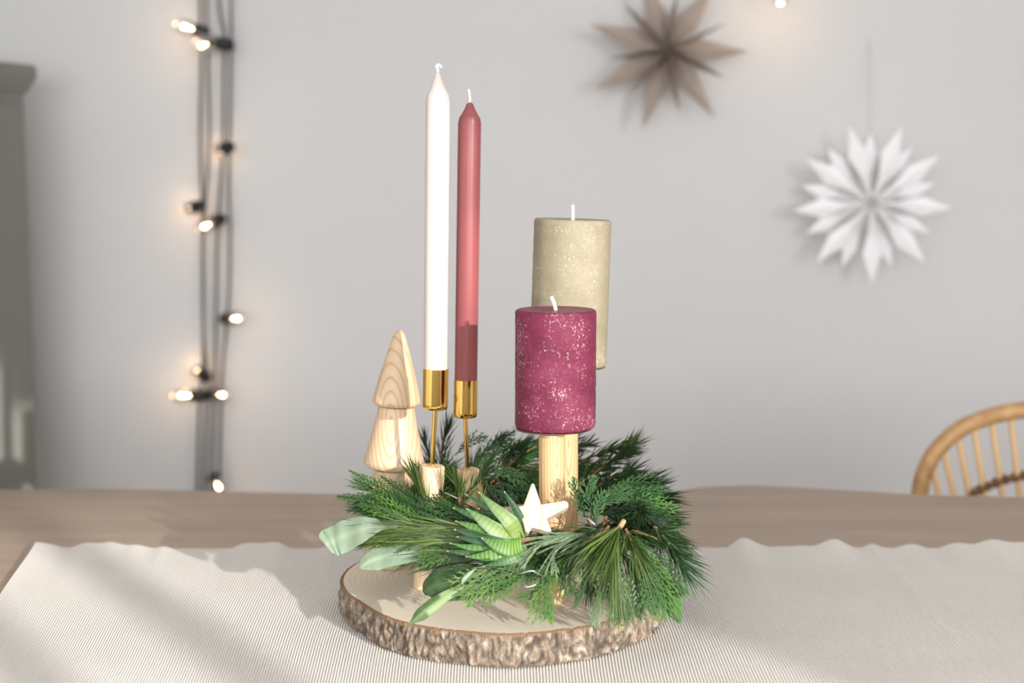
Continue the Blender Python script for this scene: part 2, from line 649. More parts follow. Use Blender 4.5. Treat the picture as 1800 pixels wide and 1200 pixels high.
def cab_box(mb, a0, a1, d0, d1, z0, z1):
    c = [far + ux * a + uy * d for a, d in ((a0, d0), (a1, d0), (a1, d1), (a0, d1))]
    mb.add([V((p.x, p.y, z)) for z in (z0, z1) for p in c],
           [(3, 2, 1, 0), (4, 5, 6, 7), (0, 1, 5, 4), (1, 2, 6, 5), (2, 3, 7, 6), (3, 0, 4, 7)])


q = MB()
cab_box(q, -0.55, 0, 0, 0.42, 0, ztop + 0.05)
edge(q.build('carcass', M['cabinet'], cb, smooth=False), 0.004)
q = MB()
cor = [(0.0, 0.0), (0.004, 0.006), (0.010, 0.016), (0.016, 0.030), (0.018, 0.038), (0.018, 0.056), (0.012, 0.060)]
vs, fs = [], []
for o, h in cor:
    for a, d in ((-0.55 - o, -o), (o, -o), (o, 0.42), (-0.55 - o, 0.42)):
        p = far + ux * a + uy * d
        vs.append(V((p.x, p.y, ztop + h)))
for i in range(len(cor) - 1):
    for k in range(4):
        k2 = (k + 1) % 4
        fs.append((i * 4 + k, i * 4 + k2, (i + 1) * 4 + k2, (i + 1) * 4 + k))
fs += [(3, 2, 1, 0), tuple(range(len(vs) - 4, len(vs)))]
q.add(vs, fs)
q.build('cornice', M['cabinet'], cb, smooth=False)
q = MB()
cab_box(q, -0.53, -0.02, -0.016, -0.001, 0.10, ztop - 0.02)
dr = edge(q.build('door', M['cabinet'], cb, smooth=False), 0.003)

# ------------------------------------------------------------------ rattan chair behind the table
CY = 2.12
cx = P(1850, 800, CY).x
ch = thing('rattan_chair', 'honey rattan armchair with a round spoked back behind the table', 'chair', (cx, CY - 0.2, 0))


def cp(px, py):
    return P(px, py, CY)


left = [(1611, 900), (1617, 866), (1627, 825), (1650, 787), (1690, 753), (1740, 732), (1800, 720), (1850, 717)]
rim = [cp(*p) for p in left]
s0 = rim[0]
low = [V((cx - 0.14, CY - 0.03, 0.45)), V((cx - 0.185, CY - 0.01, 0.58)), V((s0.x, CY, s0.z - 0.03))]
half = low + rim[1:]
full = half + [V((2 * cx - p.x, p.y, p.z)) for p in reversed(half[:-1])]
pts = cat(full, 7)
q = MB()
rr = [0.0118 * (1 + 0.035 * (i % 2)) for i in range(len(pts))]
q.tube(pts, rr, 12)
q.build('back_rim', M['rattan'], ch)
binding = MB()
for i in range(0, len(pts) - 1, 1):
    a, b = pts[i], pts[i + 1]
    for k in range(2):
        c = a.lerp(b, k / 2)
        d = (b - a).normalized() * 0.0022
        binding.tube([c - d, c + d], 0.0127, 12)
binding.build('binding', M['rattan'], ch)
spk = [((1640, 832), (1650, 868)), ((1659, 800), (1676, 868)), ((1684, 776), (1703, 868)), ((1711, 760), (1731, 868)), ((1743, 747), (1761, 868)), ((1776, 740), (1792, 868)), ((1812, 735), (1822, 868)), ((1850, 733), (1850, 868))]
for sgn in (1, -1):
    for i, (a, b) in enumerate(spk):
        if sgn < 0 and i == len(spk) - 1:
            continue
        A, B = cp(*a), cp(*b)
        A.z += 0.008
        E = B + (B - A).normalized() * 0.16
        E.z = max(E.z, 0.462)
        E = V((cx + (E.x - cx) * 0.86, CY - 0.025, 0.46))
        pp = [A, B, E]
        if sgn < 0:
            pp = [V((2 * cx - p.x, p.y, p.z)) for p in pp]
        q = MB()
        q.tube(pp, 0.0047, 10)
        q.build('spoke', M['cane'], ch)
br = MB()
bl = [(1700, 870), (1718, 862), (1747, 849), (1780, 839), (1815, 833), (1850, 831)]
b3 = [cp(*p) for p in bl]
b3 = cat(b3 + [V((2 * cx - p.x, p.y, p.z)) for p in reversed(b3[:-1])], 8)
for ph in (0, math.pi):
    br.tube([p + V((0, math.sin(i * 0.78 + ph) * 0.008, math.cos(i * 0.78 + ph) * 0.004)) for i, p in enumerate(b3)], 0.0038, 8)
br.build('woven_band', M['braid'], ch)
q = MB()
q.lathe((cx, CY - 0.22, 0.42), (cx, CY - 0.22, 0.5), [(0, 0), (0.21, 0), (0.225, 0.015), (0.225, 0.03), (0.21, 0.043), (0, 0.045)], 40)
q.build('seat', M['rattan'], ch)
for sx in (-1, 1):
    for sy in (-1, 1):
        q = MB()
        q.tube([(cx + sx * 0.15, CY - 0.22 + sy * 0.15, 0.425), (cx + sx * 0.20, CY - 0.22 + sy * 0.19, 0)], 0.014, 12)
        q.build('leg', M['rattan'], ch)

# ------------------------------------------------------------------ string of lights on the wall
WYL = YB - 0.03
fl = thing('string_light', 'black festoon light string hanging in loops down the wall at left', 'string lights', P(375, 20, WYL))


def wl(px, py, d=0.0):
    return P(px, py, WYL - d)


cords = [
    [(352, -160), (352, 0), (354, 100), (352, 220), (353, 300), (356, 370), (356, 480), (357, 640), (351, 700), (347, 860), (346, 1150)],
    [(362, -160), (363, 0), (366, 130), (368, 250), (362, 340), (357, 420), (357, 500), (358, 600), (365, 665), (361, 760), (359, 860), (357, 1150)],
    [(381, -160), (384, 0), (395, 70), (393, 130), (392, 260), (387, 330), (381, 440), (379, 600), (376, 700), (371, 860), (369, 1150)],
    [(405, -160), (406, 0), (406, 100), (403, 260), (402, 340), (404, 400), (403, 500), (399, 570), (391, 650), (388, 720), (385, 850), (380, 1150)]]
for i, c in enumerate(cords):
    q = MB()
    q.tube(cat([wl(x, y, 0.004 + 0.006 * (i % 2)) for x, y in c], 6), 0.0032, 8)
    q.build('cord', M['cord'], fl)
# socket centre, direction the bulb points (image right, up, towards camera)
bulbs = [((355, 56), (-1, 0.25, 0.35)), ((374, 74), (-0.55, -0.45, 1.0)), ((397, 78), (-1, 0.05, 0.45)), ((401, 259), (-0.55, 0.0, -0.85)), ((349, 363), (-0.6, 0.0, -0.8)),
         ((383, 387), (-0.75, -0.5, 0.8)), ((399, 560), (0.8, 0, 0.75)), ((360, 661), (-0.55, 0.25, -0.8)), ((350, 695), (-1, 0, 0.1)),
         ((377, 693), (0.7, 0.0, 0.85)), ((377, 842), (0.45, -0.4, 0.9))]
sock = MB()
sock.lathe((0, 0, -0.016), (0, 0, 1), [(0, 0), (0.0085, 0), (0.0105, 0.004), (0.0125, 0.008), (0.0135, 0.014), (0.0135, 0.030), (0.0125, 0.034), (0.009, 0.034), (0, 0.030)], 20)
glass = MB()
glass.lathe((0, 0, 0.014), (0, 0, 1), [(0.009, 0), (0.0105, 0.006), (0.014, 0.013), (0.0165, 0.021), (0.0168, 0.027), (0.0145, 0.035), (0.0095, 0.041), (0.004, 0.0435), (0, 0.044)], 24)
fil = MB()
fil.lathe((0, 0, 0.018), (0, 0, 1), [(0, 0), (0.0016, 0.002), (0.0016, 0.012), (0.0030, 0.014), (0.0036, 0.018), (0.0030, 0.022), (0, 0.024)], 12)
dats = {}
for nm, mb, m in (('socket', sock, M['socket']), ('bulb', glass, M['glass']), ('filament', fil, M['glow'])):
    o = mb.build(nm + '_source', m)
    dats[nm] = o.data
    bpy.data.objects.remove(o)
    dats[nm].name = nm


def lamp_unit(parent, base, d, watts):
    rot = d.to_track_quat('Z', 'Y').to_matrix().to_4x4()
    s = bpy.data.objects.new('socket', dats['socket'])
    C.objects.link(s)
    s.parent = parent
    s.matrix_local = Matrix.Translation(base - ORG[parent.name]) @ rot
    for nm in ('bulb', 'filament'):
        o = bpy.data.objects.new(nm, dats[nm])
        C.objects.link(o)
        o.parent = s
    l = bpy.data.lights.new('bulb_light', 'POINT')
    l.energy, l.color, l.shadow_soft_size = watts, (1.0, 0.62, 0.34), 0.012
    o = bpy.data.objects.new('bulb_light', l)
    C.objects.link(o)
    o.parent = s
    o.location = (0, 0, 0.066)
    return s


for (px, py), (a, b, c) in bulbs:
    d = (V((1, 0, 0)) * a + UP * b - FWD * c).normalized()
    lamp_unit(fl, wl(px, py, 0.022 if c > -0.5 else 0.050), d, 0.032)

hl = thing('hanging_bulb', 'warm glowing bulb hanging at the top edge right of the taupe star', 'lamp', P(1372, -30, 2.93))
q = MB()
q.tube([P(1372, -50, 2.93), P(1372, -80, 2.93), P(1373, -300, 2.95)], 0.003, 8)
q.build('cord', M['cord'], hl)
lamp_unit(hl, P(1372, -42, 2.93), V((0, -0.1, -1)).normalized(), 0.22)

# ------------------------------------------------------------------ paper stars on the wall


def kite(mb, c, a, st, back):
    """one folded paper point: stations of (radius, half width, ridge height), flanks meeting in a ridge, closed at the back"""
    u = V((math.cos(a), 0, math.sin(a)))
    s = V((-math.sin(a), 0, math.cos(a)))
    f = V((0, -1, 0))
    vs, fs = [], []
    for r_, w_, h_ in st[:-1]:
        vs += [c + u * r_ - s * w_ + f * back, c + u * r_ + f * h_, c + u * r_ + s * w_ + f * back]
    m = len(st) - 1
    vs.append(c + u * st[-1][0] + f * st[-1][2])
    for i in range(m - 1):
        a0, b0 = i * 3, i * 3 + 3
        fs += [(a0, b0, b0 + 1, a0 + 1), (a0 + 1, b0 + 1, b0 + 2, a0 + 2), (a0 + 2, b0 + 2, b0, a0)]
    e = (m - 1) * 3
    fs += [(e, e + 3, e + 1), (e + 1, e + 3, e + 2), (e + 2, e + 3, e), (0, 1, 2)]
    mb.add(vs, fs)


wc = P(1530, 357, 2.96)
ws = thing('paper_star', 'round white paper star with eighteen narrow points hanging on the wall', 'paper star', wc, 'paper stars on the wall')
big = [108.6, 70.5, 35.8, -3.5, -47.6, -88.8, -133, -174.5, 146.6]
K = 2.96 / FPX * 1.0
for a in big:
    q = MB()
    kite(q, wc + V((0, -0.02, 0)), R(a), [(12 * K, 3 * K, 0.003), (45 * K, 5.5 * K, 0.004), (88 * K, 17 * K, 0.005), (140 * K, 0, 0)], -0.004)
    q.build('long_point', M['white_paper'], ws, smooth=False)
sb = sorted(big)
for i, a in enumerate(sb):
    b = sb[(i + 1) % 9] + (360 if i == 8 else 0)
    q = MB()
    kite(q, wc + V((0, 0.016, 0)), R((a + b) / 2), [(14 * K, 2.5 * K, 0.003), (52 * K, 4.5 * K, 0.004), (84 * K, 14 * K, 0.005), (122 * K, 0, 0)], -0.004)
    q.build('short_point', M['white_paper'], ws, smooth=False)
q = MB()
q.lathe(wc + V((0, 0.01, 0)), wc + V((0, -1, 0)), [(0, 0), (12 * K, 0), (13 * K, 0.02), (11 * K, 0.036), (0, 0.034)], 18)
q.build('hub', M['white_paper'], ws, smooth=False)
q = MB()
q.tube([P(1528, 240, 2.98), P(1528, 70, 3.045)], 0.0008, 6)
q.build('thread', M['thread'], ws)

bc = P(1174, 87, 2.93)
bs = thing('paper_star', 'taupe folded paper star with seven wide points at the top edge', 'paper star', bc, 'paper stars on the wall')
K = 2.93 / FPX
for a in (162, 208, 253, 306, -1, 54, 109):
    q = MB()
    kite(q, bc + V((0, 0.01, 0)), R(a), [(6 * K, 3 * K, 0.016), (58 * K, 21 * K, 0.012), (143 * K, 0, 0)], -0.01)
    q.build('wide_point', M['taupe_paper'], bs, smooth=False)
for a in (136, 189, 229, -80, -27, 24, 82):
    q = MB()
    kite(q, bc + V((0, -0.01, 0)), R(a), [(4 * K, 3 * K, 0.05), (60 * K, 4 * K, 0.045), (110 * K, 0, 0.01)], -0.03)
    q.build('narrow_point', M['taupe_paper'], bs, smooth=False)
q = MB()
q.tube([bc + V((0, 0.02, 0.08)), bc + V((0, 0.05, 0.35))], 0.0008, 6)
q.build('thread', M['thread'], bs)

# ------------------------------------------------------------------ wood slice
DZ = 0.033
rimpx = [(598, 1022), (602, 1008), (629, 986), (635, 1059), (719, 1097), (815, 1110), (899, 1116), (983, 1108), (1038, 1101), (1093, 1085), (1130, 1071), (1153, 1058)]
DC = V((-0.012, 1.272, T + 0.0042))
samples = []
for p in rimpx:
    g = G(*p, DZ) - DC
    samples.append((math.atan2(g.y, g.x) % (2 * math.pi), math.hypot(g.x, g.y)))
samples += [(R(5), 0.150), (R(45), 0.148), (R(90), 0.148), (R(125), 0.150)]
samples.sort()
sa = [s[0] - 2 * math.pi for s in samples] + [s[0] for s in samples] + [s[0] + 2 * math.pi for s in samples]
sr = [s[1] for s in samples] * 3


def rad(a):
    a %= 2 * math.pi
    w = r = 0
    for k in range(-6, 7):
        g = math.exp(-(k / 3) ** 2)
        r += g * interp(sa, sr, a + k * 0.035)
        w += g
    return r / w


NA = 900
rads = [rad(2 * math.pi * i / NA) for i in range(NA)]
ws_ = thing('wood_slice', 'round tree slice with rough bark edge under the wreath', 'tray', DC)
zb, zt = DC.z, T + DZ
q = MB()
vs, fs = [DC + V((0, 0, DZ - 0.004))], []
for f in (0.35, 0.7, 1.0):
    for i in range(0, NA, 5):
        a = 2 * math.pi * i / NA
        r = (rads[i] - 0.0024) * f
        vs.append(V((DC.x + math.cos(a) * r, DC.y + math.sin(a) * r, zt)))
n = NA // 5
for i in range(n):
    fs.append((0, 1 + i, 1 + (i + 1) % n))
    for k in range(2):
        fs.append((1 + k * n + i, 1 + (k + 1) * n + i, 1 + (k + 1) * n + (i + 1) % n, 1 + k * n + (i + 1) % n))
for i in range(n):       # side of the wood, down to the underside
    a = 2 * math.pi * i / n
    r = rads[i * 5] - 0.009
    vs.append(V((DC.x + math.cos(a) * r, DC.y + math.sin(a) * r, zb)))
for i in range(n):
    fs.append((1 + 2 * n + i, 1 + 3 * n + i, 1 + 3 * n + (i + 1) % n, 1 + 2 * n + (i + 1) % n))
fs.append(tuple(range(1 + 4 * n - 1, 1 + 3 * n - 1, -1)))
q.add(vs, fs)
sharp(q.build('wood_face', M['slice'], ws_), 40)
q = MB()
vs, fs = [], []
for i in range(NA):
    a = 2 * math.pi * i / NA
    j = 0.0007 * noise.noise(V((math.cos(a) * 40, math.sin(a) * 40, 0)))
    for off, z in ((-0.0040, zt - 0.001), (-0.0026, zt + 0.0003 + j), (-0.0014, zt + 0.0003 + j), (0.0003, zt - 0.0016)):
        r = rads[i] + off + j
        vs.append(V((DC.x + math.cos(a) * r, DC.y + math.sin(a) * r, z)))
for i in range(NA):
    for k in range(3):
        fs.append((i * 4 + k, i * 4 + k + 1, ((i + 1) % NA) * 4 + k + 1, ((i + 1) % NA) * 4 + k))
q.add(vs, fs)
q.build('inner_bark', M['cambium'], ws_)
q = MB()
vs, fs, cs = [], [], []
NZ = 16
for i in range(NA):
    a = 2 * math.pi * i / NA
    c, s = math.cos(a), math.sin(a)
    for k in range(NZ):
        t = k / (NZ - 1)
        z = zt - 0.0008 - (zt - zb - 0.0008) * t
        p = V((c * 0.15, s * 0.15, z * 0.55))
        wv = noise.noise_vector(p * 55) * 0.006
        rid = 1 - abs(noise.noise((p + wv) * 150)) * 2.2
        fine = noise.noise((p + wv) * 330)
        cl = noise.cell(V(((a + wv.x * 14) * 22, (z + wv.z) * 130, 0)))
        plate = max(0.0, min(1.0, 1 - rid * 0.9 + 0.15))
        d = -0.0010 + 0.0030 * plate + 0.0011 * fine + 0.0013 * (cl - 0.5)
        fall = min(1, t * 7) * min(1, (1 - t) * 9 + 0.35)
        rr = rads[i] + d * fall - 0.003 * max(0, t - 0.85) / 0.15
        vs.append(V((DC.x + c * rr, DC.y + s * rr, z)))
        g = 0.22 + 0.95 * plate + 0.30 * fine
        cs.append((g, g, g))
for i in range(NA):
    for k in range(NZ - 1):
        i2 = (i + 1) % NA
        fs.append((i * NZ + k, i * NZ + k + 1, i2 * NZ + k + 1, i2 * NZ + k))
q.add(vs, fs, cs)
q.build('bark', M['bark'], ws_, cols=True)

# ------------------------------------------------------------------ candle holders and candles
ztd = T + DZ


def taper(p0, p1, r, shoulder, tip_r, name, label, m, wick_pts):
    t = thing(name, label, 'candle', p0, 'taper candles in the brass cups')
    L = (p1 - p0).length
    s = shoulder * L
    prof = [(0, 0), (r * 0.96, 0), (r, 0.002), (r, s - 0.001), (r * 1.0, s), (r * 0.90, s + 0.005)]
    for k in range(1, 6):
        f = k / 5
        prof.append((r * 0.90 + (tip_r - r * 0.90) * f ** 0.85, s + 0.005 + (L - s - 0.009) * f))
    prof += [(tip_r * 0.8, L - 0.0015), (tip_r * 0.3, L), (0, L)]
    q = MB()
    q.lathe(p0, p1, prof, 40)
    sharp(q.build('wax', m, t), 20)
    q = MB()
    q.tube(cat(wick_pts, 4), 0.0013, 8)
    q.build('wick', M['wick'], t)
    return t


def holder(name, label, ptop, pbot, rp, cup_b, cup_t, rc, mp):
    h = thing(name, label, 'candle holder', pbot, 'wooden peg candle holders')
    q = MB()
    L = (ptop - pbot).length
    q.lathe(pbot, ptop, [(0, 0), (rp, 0), (rp, L - 0.001), (rp - 0.001, L), (0, L)], 40)
    sharp(q.build('peg', mp, h), 40)
    q = MB()
    q.tube([ptop - (cup_b - ptop).normalized() * 0.004, cup_b], 0.0021, 12)
    q.build('rod', M['gold'], h)
    q = MB()
    H = (cup_t - cup_b).length
    q.lathe(cup_b, cup_t, [(0, 0), (rc * 0.80, 0), (rc * 0.93, 0.0007), (rc * 0.99, 0.0025), (rc, 0.005), (rc, H), (rc - 0.0008, H + 0.0002), (rc - 0.0010, H - 0.001), (rc - 0.0010, 0.004), (0, 0.003)], 64)
    sharp(q.build('cup', M['gold'], h), 50)
    return h


YW, YP, YR, YS = 1.255, 1.338, 1.214, 1.318
base_w = G(748, 1034, DZ)
base_w.y = YW - 0.0
hw = holder('taper_holder', 'brass cup on a rod in a wooden peg, nearest the turned wooden tree', P(760, 818, YW), V((base_w.x, YW, ztd)), 0.0112,
            P(765, 719, YW), P(766, 648, YW), 0.0115, M['pale_peg'])
hp = holder('taper_holder', 'brass cup on a rod in a wooden peg, further back under the pink candle', P(822, 824, YP), V((P(824, 900, YP).x, YP, ztd)), 0.0110,
            P(818, 733, YP), P(819, 667, YP), 0.0115, M['pale_peg'])
cb_, ct_ = P(765, 719, YW), P(766, 648, YW)
taper(cb_ + (ct_ - cb_) * 0.12, P(770, 126, YW), 0.0106, 0.917, 0.0030, 'taper_candle', 'tall white taper candle in the left brass cup', M['white_wax'],
      [P(770, 128, YW), P(769, 120, YW), P(767, 116, YW), P(772, 114, YW), P(776, 119, YW)])
cb_, ct_ = P(818, 733, YP), P(819, 667, YP)
taper(cb_ + (ct_ - cb_) * 0.12, P(826, 180, YP), 0.0108, 0.935, 0.0040, 'taper_candle', 'dusty pink taper candle in the right brass cup', M['pink_wax'],
      [P(826, 184, YP), P(826, 172, YP), P(825, 164, YP), P(824, 157, YP)])


def pillar(label, top, bot, r, m, mt, wick, holder_label, ptop, pbot, rp, plate_off):
    t = thing('pillar_candle', label, 'candle', bot, 'pillar candles on the wooden pegs')
    ax = (top - bot).normalized()
    L = (top - bot).length
    q = MB()
    NS, NH = 96, 40
    q.lathe(bot, top, [(0, 0), (r - 0.0025, 0), (r - 0.0008, 0.0008), (r, 0.003)] + [(r, 0.003 + (L - 0.005) * k / NH) for k in range(1, NH + 1)] + [(r - 0.0008, L - 0.0007), (r - 0.002, L)], NS)
    for i, v in enumerate(q.v):
        n_ = noise.noise(v * 260) + 0.6 * noise.noise(v * 600)
        rd = v - bot - ax * (v - bot).dot(ax)
        if rd.length > r * 0.9:
            q.v[i] = v + rd.normalized() * 0.00028 * n_
    sharp(q.build('wax', m, t), 40)
    q = MB()
    q.lathe(bot, top, [(r - 0.002, L), (r * 0.90, L - 0.0006), (r * 0.5, L - 0.0009), (0.003, L - 0.0009), (0, L - 0.0009)], 64)
    q.build('top_surface', mt, t)
    q = MB()
    q.tube(wick, 0.0016, 8)
    q.build('wick', M['wick'], t)
    h = thing('pillar_holder', holder_label, 'candle holder', pbot, 'wooden peg candle holders')
    q = MB()
    Lp = (ptop - pbot).length
    q.lathe(pbot, ptop, [(0, 0), (rp, 0), (rp, Lp - 0.0007), (rp - 0.0007, Lp), (0, Lp)], 48)
    sharp(q.build('peg', M['peg'], h), 40)
    q = MB()
    q.lathe(ptop, ptop + V((0, 0, 1)), [(0, 0), (rp * 0.92, 0), (rp * 0.92, 0.0012), (0, 0.0012)], 40)
    sharp(q.build('washer', M['plate'], h), 40)
    q = MB()
    pc = bot - ax * 0.0012 + plate_off
    q.lathe(pc, pc + ax, [(0, 0), (r * 0.97, 0), (r * 1.0, 0.0005), (r * 0.97, 0.001), (0, 0.001)], 64)
    sharp(q.build('drip_plate', M['plate'], h), 40)
    q = MB()
    q.tube([ptop - V((0, 0, 0.004)), pc + ax * 0.012], 0.0018, 10)
    q.build('spike', M['plate'], h)


rt, rb = P(977, 543.5, YR), P(976, 750, YR)
rbase = G(980, 1052, DZ)
pillar('speckled plum red pillar candle in front of the taller sand coloured one', rt, rb, 0.0348, M['plum_wax'], M['plum_top'],
       [P(977, 545, YR), P(974, 533, YR), P(969, 521, YR)], 'wooden peg with drip plate carrying the plum pillar candle',
       P(970, 765, YR), V((P(972, 900, YR).x, YR, ztd)), 0.0114, V((-0.0028, 0, 0)))
bt, bb = P(1007, 385, YS), P(998, 641, YS)
pillar('tall sand coloured pillar candle behind the plum one', bt, bb, 0.0357, M['sand_wax'], M['sand_wax'],
       [P(1007, 387, YS), P(1007, 372, YS), P(1007, 360, YS)], 'wooden peg carrying the tall sand pillar candle',
       P(993, 655, YS), V((P(993, 880, YS).x, YS, ztd)), 0.0124, V((0, 0, 0)))

# ------------------------------------------------------------------ turned wooden tree
YT = 1.333
kk = YT / FPX
tr = thing('wooden_tree', 'turned wooden fir tree of stacked cones left of the candles', 'ornament', V((P(692, 900, YT).x, YT, ztd)))


def tier(top, bot, prof, name):
    q = MB()
    L = (P(*bot, YT) - P(*top, YT)).length
    q.lathe(P(*bot, YT), P(*top, YT), [(r * kk, t * L) for r, t in prof], 56)
    return q.build(name, M['tree_wood'], tr)


tier((702.5, 580), (697, 712), [(0, 0), (36, 0), (40.5, 0.02), (43, 0.055), (42, 0.10), (33, 0.36), (22, 0.66), (12.5, 0.89), (9.5, 0.95), (6, 0.985), (2.5, 0.998), (0, 1.0)], 'upper_tier')
tier((697, 714), (692, 822), [(0, 0), (40, 0), (48, 0.02), (53, 0.07), (53.5, 0.14), (50, 0.25), (41, 0.60), (32, 0.98), (31, 1), (0, 1)], 'middle_tier')
zt3 = P(692, 824, YT)
q = MB()
b3_ = V((P(691, 995, YT).x, YT, ztd))
L = zt3.z - ztd
q.lathe(b3_, zt3, [(0, 0), (42 * kk, 0), (47 * kk, 0.002), (50 * kk, 0.006), (51 * kk, 0.012), (48 * kk, 0.03), (36 * kk, L * 0.93), (35 * kk, L), (0, L)], 56)
q.build('lower_tier', M['tree_wood'], tr)

# ------------------------------------------------------------------ wreath
WC = V((0.0, 1.28, T + 0.093))
RW = 0.112


def dent(a):
    """the ring squeezes inwards between the white taper's peg and the wooden tree"""
    a %= 360
    return interp([0, 100, 125, 154, 175, 200, 222, 360], [0, 0, -0.015, -0.029, -0.022, -0.010, 0, 0], a)


wr = thing('wreath', 'green wreath of pine, cypress and broad leaves around the four candle pegs', 'wreath', WC)
q = MB()
vs, fs = [], []
for i in range(120):
    a = 2 * math.pi * i / 120
    d = V((math.cos(a), math.sin(a), 0))
    for k in range(14):
        b = 2 * math.pi * k / 14
        r = 0.0125 * (1 + 0.5 * noise.noise(V((math.cos(a) * 6, math.sin(a) * 6, b * 0.9))))
        vs.append(WC + d * (RW + dent(math.degrees(a)) + math.cos(b) * r) + V((0, 0, math.sin(b) * r - 0.004)))
for i in range(120):
    for k in range(14):
        i2, k2 = (i + 1) % 120, (k + 1) % 14
        fs.append((i * 14 + k, i2 * 14 + k, i2 * 14 + k2, i * 14 + k2))
q.add(vs, fs)
q.build('ring', M['core'], wr)

DOWN = V((0, 0, -1))


def vary(c, k=0.25):
    f = 1 + random.uniform(-k, k)
    g = 1 + random.uniform(-k * 0.3, k * 0.3)
    return (c[0] * f * g, c[1] * f, c[2] * f / g)


def mixc(a, b, t):
    return tuple(a[i] + (b[i] - a[i]) * t for i in range(3))


PINE = ((0.018, 0.045, 0.008), (0.100, 0.150, 0.030))
FIR = ((0.014, 0.046, 0.012), (0.055, 0.120, 0.032))
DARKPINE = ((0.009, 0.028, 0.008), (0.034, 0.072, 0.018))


def sprig(pts, needle, n, spread=(25, 55), cols=PINE, r=0.00048, droop=0.25, stem_r=0.0014, tipclump=0.35, end=None):
    """a conifer twig along pts with its needles"""
    path = cat(pts, 6)
    L = len(path) - 1
    mb = MB()
    for i in range(n):
        f = random.random()
        f = 1 - (1 - f) ** (1 + tipclump)
        x = f * L
        k = min(int(x), L - 1)
        p = path[k].lerp(path[k + 1], x - k)
        t = (path[k + 1] - path[k]).normalized()
        u = t.orthogonal().normalized()
        u.rotate(Matrix.Rotation(random.uniform(0, 2 * math.pi), 3, t))
        a = R(random.uniform(*spread)) * (1.0 - 0.45 * f)
        d = t * math.cos(a) + u * math.sin(a)
        ln = needle * random.uniform(0.75, 1.1)
        bend = (t * random.uniform(-0.1, 0.35) + DOWN * droop * random.uniform(0.3, 1.2))
        p1 = p + d * ln * 0.5 + bend * ln * 0.10
        p2 = p + d * ln + bend * ln * 0.36
        c = vary(mixc(cols[0], cols[1], random.random() ** 1.4), 0.2)
        s = d.orthogonal().normalized()
        w = d.cross(s)
        vs = []
        for pp, rr_ in ((p, r * 0.8), (p1, r)):
            for j in range(3):
                an = j * 2.094
                vs.append(pp + (s * math.cos(an) + w * math.sin(an)) * rr_)
        vs.append(p2)
        mb.add(vs, [(0, 1, 4, 3), (1, 2, 5, 4), (2, 0, 3, 5), (3, 4, 6), (4, 5, 6), (5, 3, 6)], c)
    o = mb.build('pine_sprig', M['needles'], wr, smooth=True, cols=True)
    q = MB()
    q.tube(path, [stem_r * (1 - 0.6 * i / L) for i in range(L + 1)], 6)
    q.build('stem', M['twig'], o)
    if end:
        q = MB()
        d = (path[0] - path[1]).normalized()
        q.tube([path[0] - d * 0.004, path[0] + d * end], 0.0022, 10)
        q.build('cut_end', M['twig_end'], o)
    return o


TH_A = ((0.012, 0.044, 0.012), (0.052, 0.128, 0.034))       # blue green
TH_B = ((0.022, 0.072, 0.012), (0.100, 0.210, 0.036))         # fresh green
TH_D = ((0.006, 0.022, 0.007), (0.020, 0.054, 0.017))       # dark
TH_P = ((0.095, 0.140, 0.075), (0.165, 0.225, 0.120))          # pale underside


def twiglet(mb, p, d, nrm, ln, w, c0, c1, curve):
    """flattened row of scale leaves"""
    seg = max(2, int(ln / 0.0017))
    s = d.cross(nrm).normalized()
    vs, fs, cs = [], [], []
    for k in range(seg + 1):
        f = k / seg
        c = p + d * ln * f + curve * (f * f * ln)
        ww = w * (1.0 if k % 2 else 0.62) * (1 - 0.45 * f) * (0.15 if k == seg else 1)
        vs += [c - s * ww, c + nrm * ww * 0.55, c + s * ww, c - nrm * ww * 0.55]
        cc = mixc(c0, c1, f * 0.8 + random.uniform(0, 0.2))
        cs += [cc] * 4
    for k in range(seg):
        for j in range(4):
            j2 = (j + 1) % 4
            fs.append((k * 4 + j, k * 4 + j2, k * 4 + 4 + j2, k * 4 + 4 + j))
    mb.add(vs, fs, cs)


